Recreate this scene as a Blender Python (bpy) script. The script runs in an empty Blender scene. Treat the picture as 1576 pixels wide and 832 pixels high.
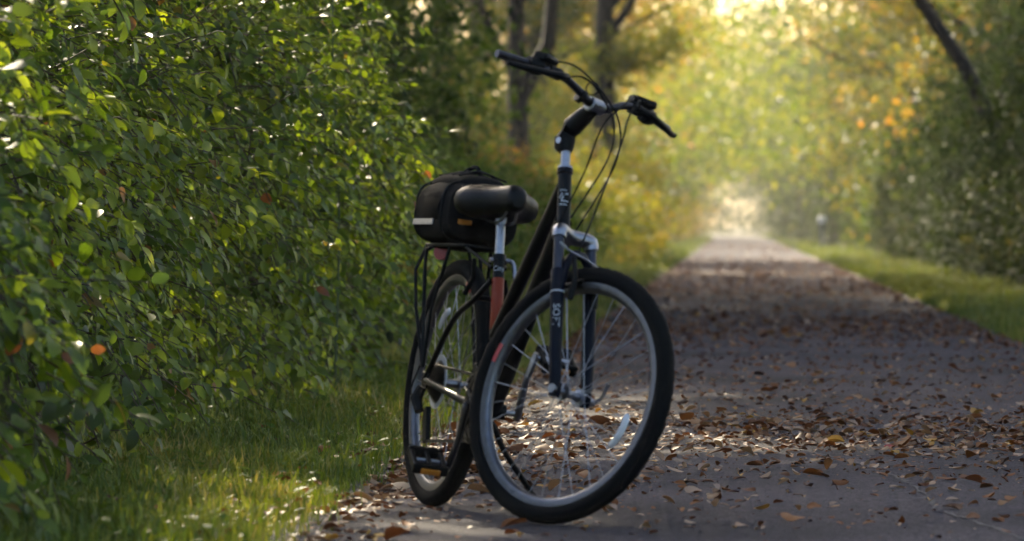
import bpy, math, random
import numpy as np
from mathutils import Matrix, Vector

rad = math.radians
SC = bpy.context.scene
COL = SC.collection

# ------------------------------------------------------------------ camera
CAM_H, FPX = 0.8, 9000.0                      # metres, focal length in pixels of a 1576-wide frame
cd = bpy.data.cameras.new('camera')
cam = bpy.data.objects.new('camera', cd); COL.objects.link(cam)
cd.sensor_width = 36.0
cd.lens = FPX / 1576.0 * 36.0
cd.clip_start, cd.clip_end = 0.5, 4000.0
CYAW, CPIT = math.atan(342.0 / FPX), math.atan(72.0 / FPX)
cam.location = (0, 0, CAM_H)
cam.rotation_euler = (math.pi / 2 - CPIT, 0, CYAW)
cd.dof.use_dof = True
cd.dof.focus_distance = 20.0
cd.dof.aperture_fstop = 6.6
SC.camera = cam

# ------------------------------------------------------------------ sky, sun, exposure
SUN_AZ, SUN_EL = -13.0, 27.0                   # degrees clockwise from the path direction, above horizon
w = bpy.data.worlds.new('World'); SC.world = w; w.use_nodes = True
wn = w.node_tree.nodes; wl = w.node_tree.links
sky = wn.new('ShaderNodeTexSky'); sky.sky_type = 'NISHITA'; sky.sun_disc = False
sky.sun_elevation = rad(SUN_EL); sky.sun_rotation = rad(SUN_AZ % 360)
sky.air_density, sky.dust_density, sky.ozone_density = 1.0, 4.0, 1.0
bg = wn['Background']; bg.inputs['Strength'].default_value = 0.15
wl.new(sky.outputs[0], bg.inputs['Color'])
sl = bpy.data.lights.new('sun', 'SUN'); sl.energy = 3.8; sl.angle = rad(0.5); sl.color = (1.0, 0.86, 0.62)
sun = bpy.data.objects.new('sun', sl); COL.objects.link(sun)
sdir = Vector((math.sin(rad(SUN_AZ)) * math.cos(rad(SUN_EL)), math.cos(rad(SUN_AZ)) * math.cos(rad(SUN_EL)), math.sin(rad(SUN_EL))))
sun.rotation_euler = sdir.to_track_quat('Z', 'Y').to_euler()
sun.location = sdir * 60
vs = SC.view_settings
vs.view_transform = 'Standard'; vs.look = 'None'; vs.gamma = 1.0; vs.use_curve_mapping = False
vs.exposure = 1.8
cy = SC.cycles
cy.use_denoising = True
cy.max_bounces, cy.diffuse_bounces, cy.glossy_bounces, cy.transmission_bounces, cy.volume_bounces = 4, 2, 1, 3, 0
cy.use_adaptive_sampling = True; cy.adaptive_threshold = .035; cy.adaptive_min_samples = 20
cy.caustics_reflective = cy.caustics_refractive = False
cy.sample_clamp_indirect = 4.0

# ------------------------------------------------------------------ materials
def newmat(name):
    m = bpy.data.materials.new(name); m.use_nodes = True
    nt = m.node_tree
    return m, nt, nt.nodes['Principled BSDF'], nt.nodes['Material Output']
def plain(name, col, rough=.5, metal=0., spec=.5, bump=0., bscale=200., var=0.):
    m, nt, b, out = newmat(name)
    b.inputs['Base Color'].default_value = (*col, 1); b.inputs['Roughness'].default_value = rough
    b.inputs['Metallic'].default_value = metal; b.inputs['Specular IOR Level'].default_value = spec
    tc = nt.nodes.new('ShaderNodeTexCoord')
    nz = nt.nodes.new('ShaderNodeTexNoise'); nz.inputs['Scale'].default_value = bscale; nz.inputs['Detail'].default_value = 4
    nt.links.new(tc.outputs['Object'], nz.inputs['Vector'])
    mr = nt.nodes.new('ShaderNodeMapRange'); mr.inputs['To Min'].default_value = max(0, rough - .12); mr.inputs['To Max'].default_value = min(1, rough + .12)
    nt.links.new(nz.outputs[0], mr.inputs[0]); nt.links.new(mr.outputs[0], b.inputs['Roughness'])
    if var:
        r = nt.nodes.new('ShaderNodeValToRGB'); e = r.color_ramp.elements
        e[0].position, e[1].position = .3, .7
        e[0].color = (*[c * (1 - var) for c in col], 1); e[1].color = (*[min(1, c * (1 + var)) for c in col], 1)
        nt.links.new(nz.outputs[0], r.inputs[0]); nt.links.new(r.outputs[0], b.inputs['Base Color'])
    if bump:
        bp = nt.nodes.new('ShaderNodeBump'); bp.inputs['Strength'].default_value = bump; bp.inputs['Distance'].default_value = .004
        nt.links.new(nz.outputs[0], bp.inputs['Height']); nt.links.new(bp.outputs[0], b.inputs['Normal'])
    return m
def leafmat(name, stops, trans=.45, rough=.42, spec=.5, tgain=1.25, jitter=.0):
    m, nt, b, out = newmat(name)
    at = nt.nodes.new('ShaderNodeAttribute'); at.attribute_name = 'lv'
    src = at.outputs['Fac']
    if jitter:
        oi = nt.nodes.new('ShaderNodeObjectInfo')
        ma = nt.nodes.new('ShaderNodeMath'); ma.operation = 'MULTIPLY_ADD'; ma.inputs[1].default_value = jitter
        nt.links.new(oi.outputs['Random'], ma.inputs[0]); nt.links.new(src, ma.inputs[2])
        sb = nt.nodes.new('ShaderNodeMath'); sb.operation = 'SUBTRACT'; sb.inputs[1].default_value = jitter / 2; sb.use_clamp = True
        nt.links.new(ma.outputs[0], sb.inputs[0]); src = sb.outputs[0]
    r = nt.nodes.new('ShaderNodeValToRGB'); cr = r.color_ramp
    while len(cr.elements) < len(stops): cr.elements.new(.5)
    for e, (p, c) in zip(cr.elements, stops): e.position = p; e.color = (*c, 1)
    nt.links.new(src, r.inputs[0])
    nt.links.new(r.outputs[0], b.inputs['Base Color'])
    b.inputs['Roughness'].default_value = rough; b.inputs['Specular IOR Level'].default_value = spec
    tr = nt.nodes.new('ShaderNodeBsdfTranslucent')
    hs = nt.nodes.new('ShaderNodeMix'); hs.data_type = 'RGBA'; hs.blend_type = 'MULTIPLY'; hs.inputs[0].default_value = 1
    nt.links.new(r.outputs[0], hs.inputs[6]); hs.inputs[7].default_value = (tgain * 1.1, tgain, tgain * .55, 1)
    nt.links.new(hs.outputs[2], tr.inputs['Color'])
    mx = nt.nodes.new('ShaderNodeMixShader'); mx.inputs[0].default_value = trans
    nt.links.new(b.outputs[0], mx.inputs[1]); nt.links.new(tr.outputs[0], mx.inputs[2])
    nt.links.new(mx.outputs[0], out.inputs['Surface'])
    return m
M = {}
M['hedge'] = leafmat('hedge_leaf', [(0, (.014, .028, .005)), (.35, (.058, .105, .008)), (.7, (.145, .205, .010)), (.93, (.23, .285, .013)), (1, (.17, .06, .02))], .44, .45, .45, 1.8, .1)
M['shrub'] = leafmat('shrub_leaf', [(0, (.03, .065, .015)), (.4, (.07, .135, .02)), (.75, (.13, .19, .025)), (.92, (.20, .17, .035)), (1, (.28, .17, .04))], .45, .6, .25, 1.4, .25)
M['yellow'] = leafmat('yellow_leaf', [(0, (.05, .085, .012)), (.35, (.11, .155, .014)), (.75, (.26, .25, .025)), (1, (.38, .22, .04))], .5, .5, .4, 1.4, .3)
M['tree'] = leafmat('tree_leaf', [(0, (.03, .05, .012)), (.35, (.07, .10, .018)), (.62, (.18, .16, .02)), (.85, (.33, .20, .025)), (1, (.38, .15, .04))], .5, .5, .4, 1.4, .4)
M['dark'] = leafmat('shaded_leaf', [(0, (.018, .034, .012)), (.5, (.035, .06, .018)), (.85, (.06, .085, .02)), (1, (.14, .12, .03))], .35, .65, .2, 1.2, .25)  # green leaf darkened, so the shade on bushes and woods sits in its colour
M['grass'] = leafmat('grass_blade', [(0, (.045, .085, .01)), (.4, (.10, .15, .015)), (.75, (.17, .195, .025)), (1, (.30, .25, .09))], .4, .5, .4, 1.25)
M['litter'] = leafmat('fallen_leaf', [(0, (.055, .022, .010)), (.3, (.16, .052, .017)), (.55, (.27, .10, .03)), (.72, (.32, .18, .10)), (.88, (.42, .30, .24)), (.96, (.42, .22, .03)), (1, (.30, .02, .03))], .15, .6, .3, 1.0)
M['bark'] = plain('bark', (.024, .018, .015), .9, bump=1., bscale=9., var=.5)
M['twig'] = plain('twig', (.07, .05, .03), .8, bscale=60., var=.3)
M['greenstem'] = plain('green_stem', (.07, .10, .03), .6)

# ------------------------------------------------------------------ mesh helpers
def link(o, parent=None):
    COL.objects.link(o)
    if parent is not None: o.parent = parent
    return o
def tag(o, label=None, cat=None, group=None, kind=None):
    if label: o['label'] = label
    if cat: o['category'] = cat
    if group: o['group'] = group
    if kind: o['kind'] = kind
    return o
def empty(name, loc=(0, 0, 0), parent=None):
    o = bpy.data.objects.new(name, None); o.location = loc; o.empty_display_size = .1
    return link(o, parent)
def fastmesh(name, V, T, mat, lv=None, smooth=True):
    me = bpy.data.meshes.new(name)
    V = np.ascontiguousarray(V, np.float32); T = np.ascontiguousarray(T, np.int32)
    k = T.shape[1]
    me.vertices.add(len(V)); me.vertices.foreach_set('co', V.ravel())
    me.loops.add(T.size); me.loops.foreach_set('vertex_index', T.ravel())
    me.polygons.add(len(T)); me.polygons.foreach_set('loop_start', np.arange(0, T.size, k, dtype=np.int32))
    me.polygons.foreach_set('loop_total', np.full(len(T), k, np.int32))
    if smooth: me.polygons.foreach_set('use_smooth', np.ones(len(T), bool))
    if lv is not None:
        a = me.attributes.new('lv', 'FLOAT', 'POINT'); a.data.foreach_set('value', np.ascontiguousarray(lv, np.float32))
    me.update(calc_edges=True); me.validate()
    me.materials.append(mat)
    return me
def leaf_tpl(width=.55, fold=.10, droop=.18, curl=0., rows=((.24, .92), (.64, .84)), twist=0.):
    # ovate blade, 1 long along +Y, normal +Z, creased along the midrib
    V = [(0, 0, 0)]
    for t, k in rows:
        z = -droop * t * t + curl * math.sin(t * 3); q = twist * (t - .5)
        V += [(-width / 2 * k, t, z + fold * k - q), (0, t, z), (width / 2 * k, t, z + fold * k + q)]
    V.append((0, 1, -droop + curl * math.sin(3)))
    n = len(rows); T = [(0, 2, 1), (0, 3, 2)]
    for r in range(n - 1):
        a = 1 + 3 * r; T += [(a, a + 1, a + 4), (a, a + 4, a + 3), (a + 1, a + 2, a + 5), (a + 1, a + 5, a + 4)]
    a = 1 + 3 * (n - 1); T += [(a, a + 1, a + 3), (a + 1, a + 2, a + 3)]
    return np.array(V, float), np.array(T)
FINE = ((.10, .55), (.28, .95), (.5, 1.0), (.72, .78), (.89, .38))
def diamond_tpl(width=.7, fold=.12):
    V = np.array([(0, 0, 0), (-width / 2, .45, fold), (0, 1, -.15), (width / 2, .45, fold)], float)
    return V, np.array([(0, 2, 1), (0, 3, 2)])
def nrm(a): return a / (np.linalg.norm(a, axis=-1, keepdims=True) + 1e-9)
def frames(d, n):
    # rotation matrices whose Y column is the tip direction and Z column near n
    y = nrm(d); x = nrm(np.cross(y, n)); z = np.cross(x, y)
    return np.stack([x, y, z], -1)
def scatter(tpl, R, S, P):
    V, T = tpl
    N = len(P)
    vv = np.einsum('nij,kj->nki', R, V) * np.asarray(S).reshape(-1, 1, 1) + P[:, None, :]
    tt = T[None] + (np.arange(N) * len(V))[:, None, None]
    return vv.reshape(-1, 3), tt.reshape(-1, 3)
def spline(pts, n=6):
    P = [Vector(p) for p in pts]
    P = [P[0] * 2 - P[1]] + P + [P[-1] * 2 - P[-2]]
    out = []
    for i in range(1, len(P) - 2):
        a, b, c, d = P[i - 1:i + 3]
        for k in range(n):
            t = k / n
            out.append(.5 * ((2 * b) + (c - a) * t + (2 * a - 5 * b + 4 * c - d) * t * t + (3 * b - a - 3 * c + d) * t ** 3))
    out.append(P[-2].copy())
    return out
class MB:
    def __init__(s): s.V, s.F = [], []
    def tube(s, pts, r, n=10, cap=True, flat=None):
        P = [Vector(p) for p in pts]
        if not hasattr(r, '__len__'): r = [r] * len(P)
        b = len(s.V); u = None
        for i, p in enumerate(P):
            t = (P[min(i + 1, len(P) - 1)] - P[max(i - 1, 0)]).normalized()
            if u is None:
                a = Vector((0, 0, 1)) if abs(t.z) < .9 else Vector((1, 0, 0))
                u = t.cross(a).normalized()
            else: u = (u - t * u.dot(t)).normalized()
            v = t.cross(u)
            for k in range(n):
                a = 2 * math.pi * k / n
                q = u * math.cos(a) + v * math.sin(a)
                if flat: q = Vector((q.x * flat[0], q.y * flat[1], q.z * flat[2]))
                s.V.append(p + q * r[i])
        for i in range(len(P) - 1):
            for k in range(n):
                k2 = (k + 1) % n
                s.F.append((b + i * n + k, b + i * n + k2, b + (i + 1) * n + k2, b + (i + 1) * n + k))
        if cap:
            s.F.append(tuple(b + k for k in reversed(range(n)))); e = b + (len(P) - 1) * n
            s.F.append(tuple(e + k for k in range(n)))
        return s
    def lathe(s, prof, c, n=48, closed=True, mod=None):
        # revolve (radius, y) profile about the Y axis through c
        b = len(s.V); m = len(prof); c = Vector(c)
        for i in range(n):
            a = 2 * math.pi * i / n
            for j, (r, y) in enumerate(prof):
                if mod: r, y = mod(i, j, r, y)
                s.V.append(c + Vector((r * math.cos(a), y, r * math.sin(a))))
        for i in range(n):
            i2 = (i + 1) % n
            for j in range(m if closed else m - 1):
                j2 = (j + 1) % m
                s.F.append((b + i * m + j, b + i2 * m + j, b + i2 * m + j2, b + i * m + j2))
        return s
    def loft(s, rings):
        b = len(s.V); n = len(rings[0])
        for R in rings: s.V += [Vector(p) for p in R]
        for i in range(len(rings) - 1):
            for k in range(n):
                k2 = (k + 1) % n
                s.F.append((b + i * n + k, b + i * n + k2, b + (i + 1) * n + k2, b + (i + 1) * n + k))
        s.F.append(tuple(b + k for k in reversed(range(n)))); e = b + (len(rings) - 1) * n
        s.F.append(tuple(e + k for k in range(n)))
        return s
    def box(s, c, size, rot=None, bev=.15):
        # box with chamfered ends (loft of rounded rectangles along X)
        hx, hy, hz = [v / 2 for v in size]; q = bev * min(hx, hy, hz) * 2
        def ring(x, k):
            y, z, e = hy - k, hz - k, q * .8
            return [(x, -y + e, -z), (x, y - e, -z), (x, y, -z + e), (x, y, z - e), (x, y - e, z), (x, -y + e, z), (x, -y, z - e), (x, -y, -z + e)]
        rings = [ring(-hx, q), ring(-hx + q, 0), ring(hx - q, 0), ring(hx, q)]
        Rm = rot if rot is not None else Matrix.Identity(3)
        return s.loft([[Rm @ Vector(p) + Vector(c) for p in r] for r in rings])
    def mesh(s, name, mat, xf=None, smooth=True):
        V = [xf @ v for v in s.V] if xf is not None else s.V
        me = bpy.data.meshes.new(name); me.from_pydata([tuple(v) for v in V], [], s.F); me.update()
        if smooth:
            me.polygons.foreach_set('use_smooth', [True] * len(me.polygons))
            try: me.set_sharp_from_angle(angle=rad(40))
            except Exception: pass
        me.materials.append(mat)
        return me
    def build(s, name, mat, parent=None, xf=None, smooth=True, label=None):
        o = bpy.data.objects.new(name, s.mesh(name, mat, xf, smooth)); link(o, parent)
        if label: o['label'] = label
        return o
def copy_tree(o, parent=None):
    c = o.copy(); COL.objects.link(c); c.parent = parent
    for ch in list(o.children): copy_tree(ch, c)
    return c
def project(P):
    d = np.asarray(P) - np.array([0, 0, CAM_H])
    fw = np.array([-math.sin(CYAW) * math.cos(CPIT), math.cos(CYAW) * math.cos(CPIT), -math.sin(CPIT)])
    rt = np.array([math.cos(CYAW), math.sin(CYAW), 0]); up = np.cross(rt, fw)
    z = d @ fw
    return 788 + FPX * (d @ rt) / z, 416 - FPX * (d @ up) / z, z

# ------------------------------------------------------------------ ground, path
XL, XR = -1.15, 1.92                                        # path edges
def ground_material():
    m, nt, b, out = newmat('woodland_floor')
    tc = nt.nodes.new('ShaderNodeTexCoord')
    n1 = nt.nodes.new('ShaderNodeTexNoise'); n1.inputs['Scale'].default_value = .9; n1.inputs['Detail'].default_value = 8
    n2 = nt.nodes.new('ShaderNodeTexNoise'); n2.inputs['Scale'].default_value = 30; n2.inputs['Detail'].default_value = 6
    nt.links.new(tc.outputs['Object'], n1.inputs['Vector']); nt.links.new(tc.outputs['Object'], n2.inputs['Vector'])
    r = nt.nodes.new('ShaderNodeValToRGB'); e = r.color_ramp.elements
    e[0].position, e[1].position = .38, .62; e[0].color = (.05, .032, .018, 1); e[1].color = (.055, .065, .02, 1)
    r2 = nt.nodes.new('ShaderNodeValToRGB'); e = r2.color_ramp.elements
    e[0].position, e[1].position = .35, .7; e[0].color = (.4, .4, .4, 1); e[1].color = (1.5, 1.4, 1.2, 1)
    mx = nt.nodes.new('ShaderNodeMix'); mx.data_type = 'RGBA'; mx.blend_type = 'MULTIPLY'; mx.inputs[0].default_value = 1
    nt.links.new(n1.outputs[0], r.inputs[0]); nt.links.new(n2.outputs[0], r2.inputs[0])
    nt.links.new(r.outputs[0], mx.inputs[6]); nt.links.new(r2.outputs[0], mx.inputs[7]); nt.links.new(mx.outputs[2], b.inputs['Base Color'])
    b.inputs['Roughness'].default_value = .95; b.inputs['Specular IOR Level'].default_value = .2
    return m
def asphalt_material():
    m, nt, b, out = newmat('asphalt')
    tc = nt.nodes.new('ShaderNodeTexCoord')
    def noise(s, d=5):
        n = nt.nodes.new('ShaderNodeTexNoise'); n.inputs['Scale'].default_value = s; n.inputs['Detail'].default_value = d
        nt.links.new(tc.outputs['Object'], n.inputs['Vector']); return n.outputs[0]
    def ramp(src, p0, c0, p1, c1):
        r = nt.nodes.new('ShaderNodeValToRGB'); e = r.color_ramp.elements
        e[0].position, e[1].position = p0, p1; e[0].color = (*c0, 1); e[1].color = (*c1, 1)
        nt.links.new(src, r.inputs[0]); return r.outputs[0]
    vo = nt.nodes.new('ShaderNodeTexVoronoi'); vo.inputs['Scale'].default_value = 160
    nt.links.new(tc.outputs['Object'], vo.inputs['Vector'])
    agg = ramp(vo.outputs['Color'], .15, (.018, .0165, .021), .85, (.125, .113, .132))
    big = ramp(noise(.55, 6), .35, (.62, .62, .64), .65, (1.3, 1.26, 1.24))
    med = ramp(noise(22, 8), .35, (.8, .8, .8), .65, (1.2, 1.2, 1.2))
    m1 = nt.nodes.new('ShaderNodeMix'); m1.data_type = 'RGBA'; m1.blend_type = 'MULTIPLY'; m1.inputs[0].default_value = 1
    m2 = nt.nodes.new('ShaderNodeMix'); m2.data_type = 'RGBA'; m2.blend_type = 'MULTIPLY'; m2.inputs[0].default_value = 1
    nt.links.new(agg, m1.inputs[6]); nt.links.new(big, m1.inputs[7]); nt.links.new(m1.outputs[2], m2.inputs[6]); nt.links.new(med, m2.inputs[7])
    nt.links.new(m2.outputs[2], b.inputs['Base Color'])
    b.inputs['Roughness'].default_value = .9; b.inputs['Specular IOR Level'].default_value = .08
    bp = nt.nodes.new('ShaderNodeBump'); bp.inputs['Strength'].default_value = .8; bp.inputs['Distance'].default_value = .004
    nt.links.new(vo.outputs['Distance'], bp.inputs['Height']); nt.links.new(bp.outputs[0], b.inputs['Normal'])
    return m
rs = np.random.RandomState(7)
gm = fastmesh('ground', [(-900, -300, 0), (900, -300, 0), (900, 1500, 0), (-900, 1500, 0)], [(0, 1, 2, 3)], ground_material(), smooth=False)
ground = link(bpy.data.objects.new('ground', gm)); tag(ground, 'brown and green woodland floor under the verge and hedges', 'ground', kind='structure')
ys = np.concatenate([np.arange(-20, 60, .12), np.arange(60, 200, .8), np.arange(200, 901, 5.)])
jl = np.cumsum(rs.normal(0, .012, len(ys))); jl -= np.convolve(jl, np.ones(41) / 41, 'same'); jl[:30] = jl[-30:] = 0
jr = np.cumsum(rs.normal(0, .012, len(ys))); jr -= np.convolve(jr, np.ones(41) / 41, 'same'); jr[:30] = jr[-30:] = 0
V = []; T = []
for i, y in enumerate(ys):
    V += [(XL + jl[i], y, .004), (XL + .5, y, .012), ((XL + XR) / 2, y, .018), (XR - .5, y, .012), (XR + jr[i], y, .004)]
def path_z(x):
    return np.interp(x, [XL, XL + .5, (XL + XR) / 2, XR - .5, XR], [.004, .012, .018, .012, .004])
V = [(a - (max(0, b - 320) / 22.0) ** 2, b, .004) for a, b, c in V]
def path_z(x): return np.full(np.shape(x), .004)
for i in range(len(ys) - 1):
    for k in range(4):
        a = i * 5 + k; T.append((a, a + 1, a + 6, a + 5))
path = link(bpy.data.objects.new('path', fastmesh('path', V, T, asphalt_material(), smooth=False)))
tag(path, 'straight dark asphalt trail strewn with fallen leaves', 'path', kind='structure')
# pale crack running across the near right of the path
M['crack'] = plain('crack_filler', (.085, .078, .086), .9, bump=.6, bscale=90., var=.35)
def crack(pxs, wid, seed):
    r_ = random.Random(seed); pts = []
    for px, py in pxs:
        d = FPX * CAM_H / (py - 344.0); pts.append(((px - 1130) / (py - 344.0) * CAM_H, d))
    fine = []
    for (x0, y0), (x1, y1) in zip(pts, pts[1:]):
        for k in range(14):
            t = k / 14; fine.append((x0 + (x1 - x0) * t + r_.uniform(-.012, .012), y0 + (y1 - y0) * t + r_.uniform(-.012, .012)))
    V, T = [], []
    for i, (x, y) in enumerate(fine):
        ww = wid * r_.uniform(.08, 1.2); V += [(x - ww, y, .008), (x + ww, y, .008)]
        if i: T.append((2 * i - 2, 2 * i - 1, 2 * i + 1, 2 * i))
    link(bpy.data.objects.new('crack', fastmesh('crack', V, T, M['crack'], smooth=False)), path)
crack([(1355, 725), (1412, 752), (1440, 786), (1500, 806), (1590, 838)], .009, 1)
crack([(1180, 690), (1260, 700), (1355, 725)], .006, 2)
crack([(1000, 458), (1100, 460), (1230, 461), (1420, 470)], .02, 3)

# ------------------------------------------------------------------ grass verges (uncountable blades)
def grass(name, regs, label, seed):
    rs = np.random.RandomState(seed); VV, TT, LV = [], [], []; off = 0
    for x0, x1, y0, y1, n, h, wd in regs:
        cl = rs.uniform(0, 1, (n // 9 + 1, 2)); P2 = cl[rs.randint(0, len(cl), n)] * [x1 - x0, y1 - y0] + [x0, y0] + rs.normal(0, .035 * (1 + h * 4), (n, 2))
        hh = h * rs.gamma(6, .165, n) * (.75 + .5 * np.sin(P2[:, 0] * 3.1 + P2[:, 1] * 1.7) ** 2)
        a = rs.uniform(0, 2 * np.pi, n); lean = rs.uniform(.15, .9, n)
        d = np.stack([np.cos(a), np.sin(a)], -1); s = np.stack([-d[:, 1], d[:, 0]], -1) * (wd * rs.uniform(.6, 1.4, n))[:, None]
        B = np.zeros((n, 5, 3))
        B[:, 0, :2] = P2 - s; B[:, 1, :2] = P2 + s
        m = P2 + d * (hh * lean * .35)[:, None]; B[:, 2, :2] = m + s * .8; B[:, 3, :2] = m - s * .8; B[:, 2:4, 2] = (hh * .6)[:, None]
        B[:, 4, :2] = P2 + d * (hh * lean)[:, None]; B[:, 4, 2] = hh * (1.05 - .35 * lean)
        t = np.array([(0, 1, 2), (0, 2, 3), (3, 2, 4)])[None] + (np.arange(n) * 5)[:, None, None] + off
        lv = np.clip(rs.beta(2, 2.4, n) + .18 * np.sin(P2[:, 0] * 5 + P2[:, 1] * .9), 0, 1)
        VV.append(B.reshape(-1, 3)); TT.append(t.reshape(-1, 3)); LV.append(np.repeat(lv, 5)); off += n * 5
    o = link(bpy.data.objects.new(name, fastmesh(name, np.concatenate(VV), np.concatenate(TT), M['grass'], np.concatenate(LV))))
    return tag(o, label, 'grass', kind='stuff')
grass('grass', [(XL - 1.2, XL - .1, 13, 22, 52000, .052, .0032), (XL - .12, XL + .02, 13, 40, 7000, .05, .0022), (XL - 1.3, XL - .06, 22, 42, 52000, .06, .003), (XL - 1.3, XL - .02, 42, 110, 50000, .09, .005), (XL - 1.4, XL - .02, 110, 320, 26000, .10, .012)],
      'short green grass verge along the hedge side of the path', 3)
grass('grass', [(XR + .02, XR + 1.5, 36, 75, 52000, .08, .0035), (XR + .02, XR + 1.6, 75, 160, 50000, .09, .006), (XR, XR + 1.8, 160, 420, 26000, .10, .014)],
      'green grass strip along the far edge of the path below dark shrubs', 4)

# ------------------------------------------------------------------ hedge shrubs with single leaves as parts
LEAF = [leaf_tpl(.55, .10, .15), leaf_tpl(.62, .05, .28), leaf_tpl(.5, .16, .10), leaf_tpl(.58, .02, .35)]
FLEAF = [leaf_tpl(.55, .10, .15, 0, FINE), leaf_tpl(.62, .05, .28, 0, FINE, .06), leaf_tpl(.5, .16, .10, .02, FINE), leaf_tpl(.58, .02, .35, 0, FINE, -.08)]
def spray_shrub(center, r3, n, seed, leaf=.052, face=(1, -.8), inner=.45, zmin=.04, up=.5, dense=1.0):
    """Twigs with alternate leaves over the front shell of an ellipsoid.  Returns leaf arrays and twig curves."""
    rs = np.random.RandomState(seed); c = np.array(center); r3 = np.array(r3)
    D, Nn, P, S, tw, LVs = [], [], [], [], [], []
    fx = nrm(np.array([face[0], face[1], 0.0]))
    k = 0
    while k < n:
        u = nrm(rs.normal(0, 1, 3))
        if u[2] < -.85: continue
        if u @ fx < rs.uniform(-1.0, .3): continue
        if u[2] < 0: u[:2] *= (1 - .12 * abs(u[2])) / math.sqrt(1 - u[2] ** 2 + 1e-6)
        depth = 1 - inner * rs.beta(1.1, 1.6)
        lump = .97 + .15 * math.sin(u[0] * 5 + u[1] * 4 + seed) * math.cos(u[2] * 7 + u[1] * 5 + seed * 2) + .10 * math.sin(u[2] * 13 + u[1] * 11 + seed) + rs.normal(0, .04)
        p = c + u * r3 * depth * lump
        if p[2] < zmin: continue
        k += 1
        out = nrm(u / r3)
        side = nrm(np.cross(out, [0, 0, 1]) + 1e-6)
        d = nrm(out * rs.uniform(.35, 1.0) + side * rs.normal(0, .7) + np.array([0, 0, rs.normal(-.05, .4)]))
        L = rs.uniform(.14, .42)
        if rs.rand() < .13: L = rs.uniform(.5, .9); d = nrm(d + out * .8 + np.array([0, -.1, .25]))
        tl_ = rs.beta(1.2, 1.4); nb = np.array([0, -.3, up * rs.uniform(.6, 2.2)]) + out * rs.uniform(.2, .9)
        m = max(3, int(L / (leaf * .6) * dense))
        ts = np.linspace(.12, 1, m)
        q0 = p - d * L * .5
        curve = q0 + np.outer(ts, d) * L + np.outer(ts ** 2, [0, 0, -.35 * L])
        tw.append((q0, curve[m // 2], curve[-1]))
        tn = nrm(d + np.array([0, 0, -.4])); sd = nrm(np.cross(tn, [0, 0, 1]) + rs.normal(0, .15, 3))
        for j in range(m):
            sg = 1 if j % 2 else -1
            ld = nrm(tn * rs.uniform(.35, .9) + sd * sg * rs.uniform(.5, 1.0) + np.array([0, 0, rs.uniform(-.75, .1)]) + rs.normal(0, .18, 3))
            if j == m - 1: ld = nrm(tn + rs.normal(0, .2, 3))
            nn = nrm(nb + rs.normal(0, .27, 3)); LVs.append(tl_ * .68 + .06 + rs.uniform(0, .26))
            D.append(ld); Nn.append(nn); P.append(curve[j]); S.append(leaf * rs.uniform(.6, 1.45) * (.8 if j == m - 1 else 1))
    return np.array(D), np.array(Nn), np.array(P), np.array(S), tw, np.array(LVs)
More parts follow.
